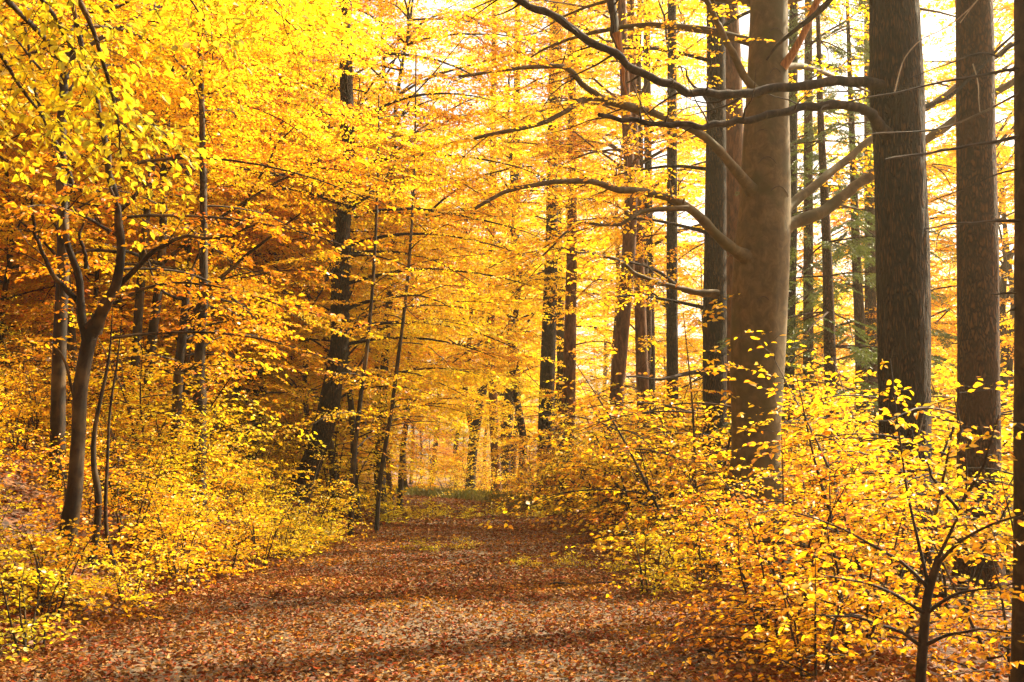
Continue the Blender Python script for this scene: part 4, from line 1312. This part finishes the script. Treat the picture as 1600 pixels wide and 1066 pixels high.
for (lab, pp, d0, d1, r) in [
    ('dark fallen stick lying across the path in front of the lime bush', [(860, 918), (900, 922), (960, 915), (1030, 908)], 14.4, 14.6, 0.022),
    ('bent grey stick at the bottom right edge of the path', [(1090, 1020), (1120, 990), (1135, 992), (1150, 1040)], 9.2, 9.0, 0.012),
]:
    l2 = limb_line(pp, d0, d1, 14)
    l2[:, 2] = 0.07 + 0.02 * np.sin(np.arange(14))
    m2 = MB()
    m2.tube(l2, np.linspace(r, r * 0.3, 14), 7)
    o = m2.build('fallen_stick', M['dark'], None, l2[0])
    tag(o, lab, 'stick')

# ------------------------------------------------------------------ haze between the trees
bm = MB()
x0, x1, y0, y1, z0, z1 = -262, 262, -32, 422, -8.5, 36
v = [(x0, y0, z0), (x1, y0, z0), (x1, y1, z0), (x0, y1, z0), (x0, y0, z1), (x1, y0, z1), (x1, y1, z1), (x0, y1, z1)]
bm.add(v, [(0, 3, 2, 1), (4, 5, 6, 7), (0, 1, 5, 4), (1, 2, 6, 5), (2, 3, 7, 6), (3, 0, 4, 7)])
m, nt, out = new_mat('haze_air')
pv = nt.nodes.new('ShaderNodeVolumePrincipled')
pv.inputs['Color'].default_value = (1.0, 0.87, 0.58, 1)
pv.inputs['Density'].default_value = 0.0008
pv.inputs['Anisotropy'].default_value = 0.6
nt.links.new(pv.outputs[0], out.inputs['Volume'])
HAZE = True
if HAZE:
    o = bm.build('haze', m, smooth=False)
    tag(o, 'pale haze between the trees', 'haze', kind='stuff')

# ------------------------------------------------------------------ labels of the repeats: colour, size and the landmark they stand by
MARKS = [('the big grey beech', 3.6, 16.5), ('the dark ridged oak', 4.3, 12.5), ('the platy trunk', 5.5, 13.5), ('the trunk at the right frame edge', 3.3, 7.0),
         ('the slim grey trunk', 3.9, 22), ('the paired brown trunks', 3.9, 34), ('the darkest central trunk', 1.4, 46), ('the pinkish pine', 2.0, 40),
         ('the sunlit brown trunk', -0.9, 58), ('the forked dark trunk', 0.0, 64), ('the forked young tree', -5.1, 13), ('the leaning dark trunk', -5.2, 28),
         ('the slim upright stem', -5.4, 19.5), ('the dark bank trunk', -7.9, 34), ('the green spruce', 6.1, 22), ('the second green spruce', 8.3, 27), ('the thin leaning sapling', -3.2, 27),
         ('the grassy verge at the bend', -3.5, 52), ('the corner sapling', 2.6, 7.2), ('the lime bush by the path', 1.6, 13.6)]
SIZES = ('small ', '', 'large ')
seen = {}
for o, noun, colour, sc, key in AUTO:
    x, y = o.location.x, o.location.y
    near = sorted(((math.hypot(x - a, (y - b) * 0.7), nm, a, b) for nm, a, b in MARKS))

    def rel(q):
        dist, nm, a, b = q
        dx, dy = x - a, y - b
        how = 'close' if dist < 1.6 else 'a little' if dist < 4 else 'some way' if dist < 9 else 'far'
        if abs(dy) > 1.3 * abs(dx):
            return (how + (' to the front of ' if how == 'close' else ' in front of ') if dy < 0 else how + ' behind ') + nm, nm
        return how + (' left of ' if dx < 0 else ' right of ') + nm, nm
    mid = {'B': 0.85, 'S': 0.6, 'U': 1.0, 'T': 1.0}[key[0]]
    size = 'small ' if sc < mid * 0.92 else 'large ' if sc > mid * 1.1 else ''
    extra = {'B0': 'low ', 'B1': 'bushy ', 'B3': 'squat ', 'U3': 'short ', 'U2': 'tall ', 'U4': 'spreading ', 'U5': 'high crowned '}.get(key, '')
    head = size + (extra if extra.strip() not in noun else '') + colour + ' ' + noun + ' '
    lab = head + rel(near[0])[0]
    if lab in seen:
        for q in near[1:4]:
            lab2 = head + rel(near[0])[0] + ', ' + rel(q)[0].replace('some way ', '').replace('a little ', '').replace('far ', '').replace('close ', '')
            if lab2 not in seen and len(lab2.split()) <= 16:
                lab = lab2
                break
    seen[lab] = seen.get(lab, 0) + 1
    o['label'] = ' '.join(lab.split()[:16])
print('auto labels', len(AUTO), 'distinct', len(seen))

for k, pr in list(PROTO.items()):
    if not pr['used']:
        for ch in list(pr['t'].children):
            bpy.data.objects.remove(ch)
        bpy.data.objects.remove(pr['t'])
print('leaf counts', {k: q['n'] for k, q in PROTO.items()})
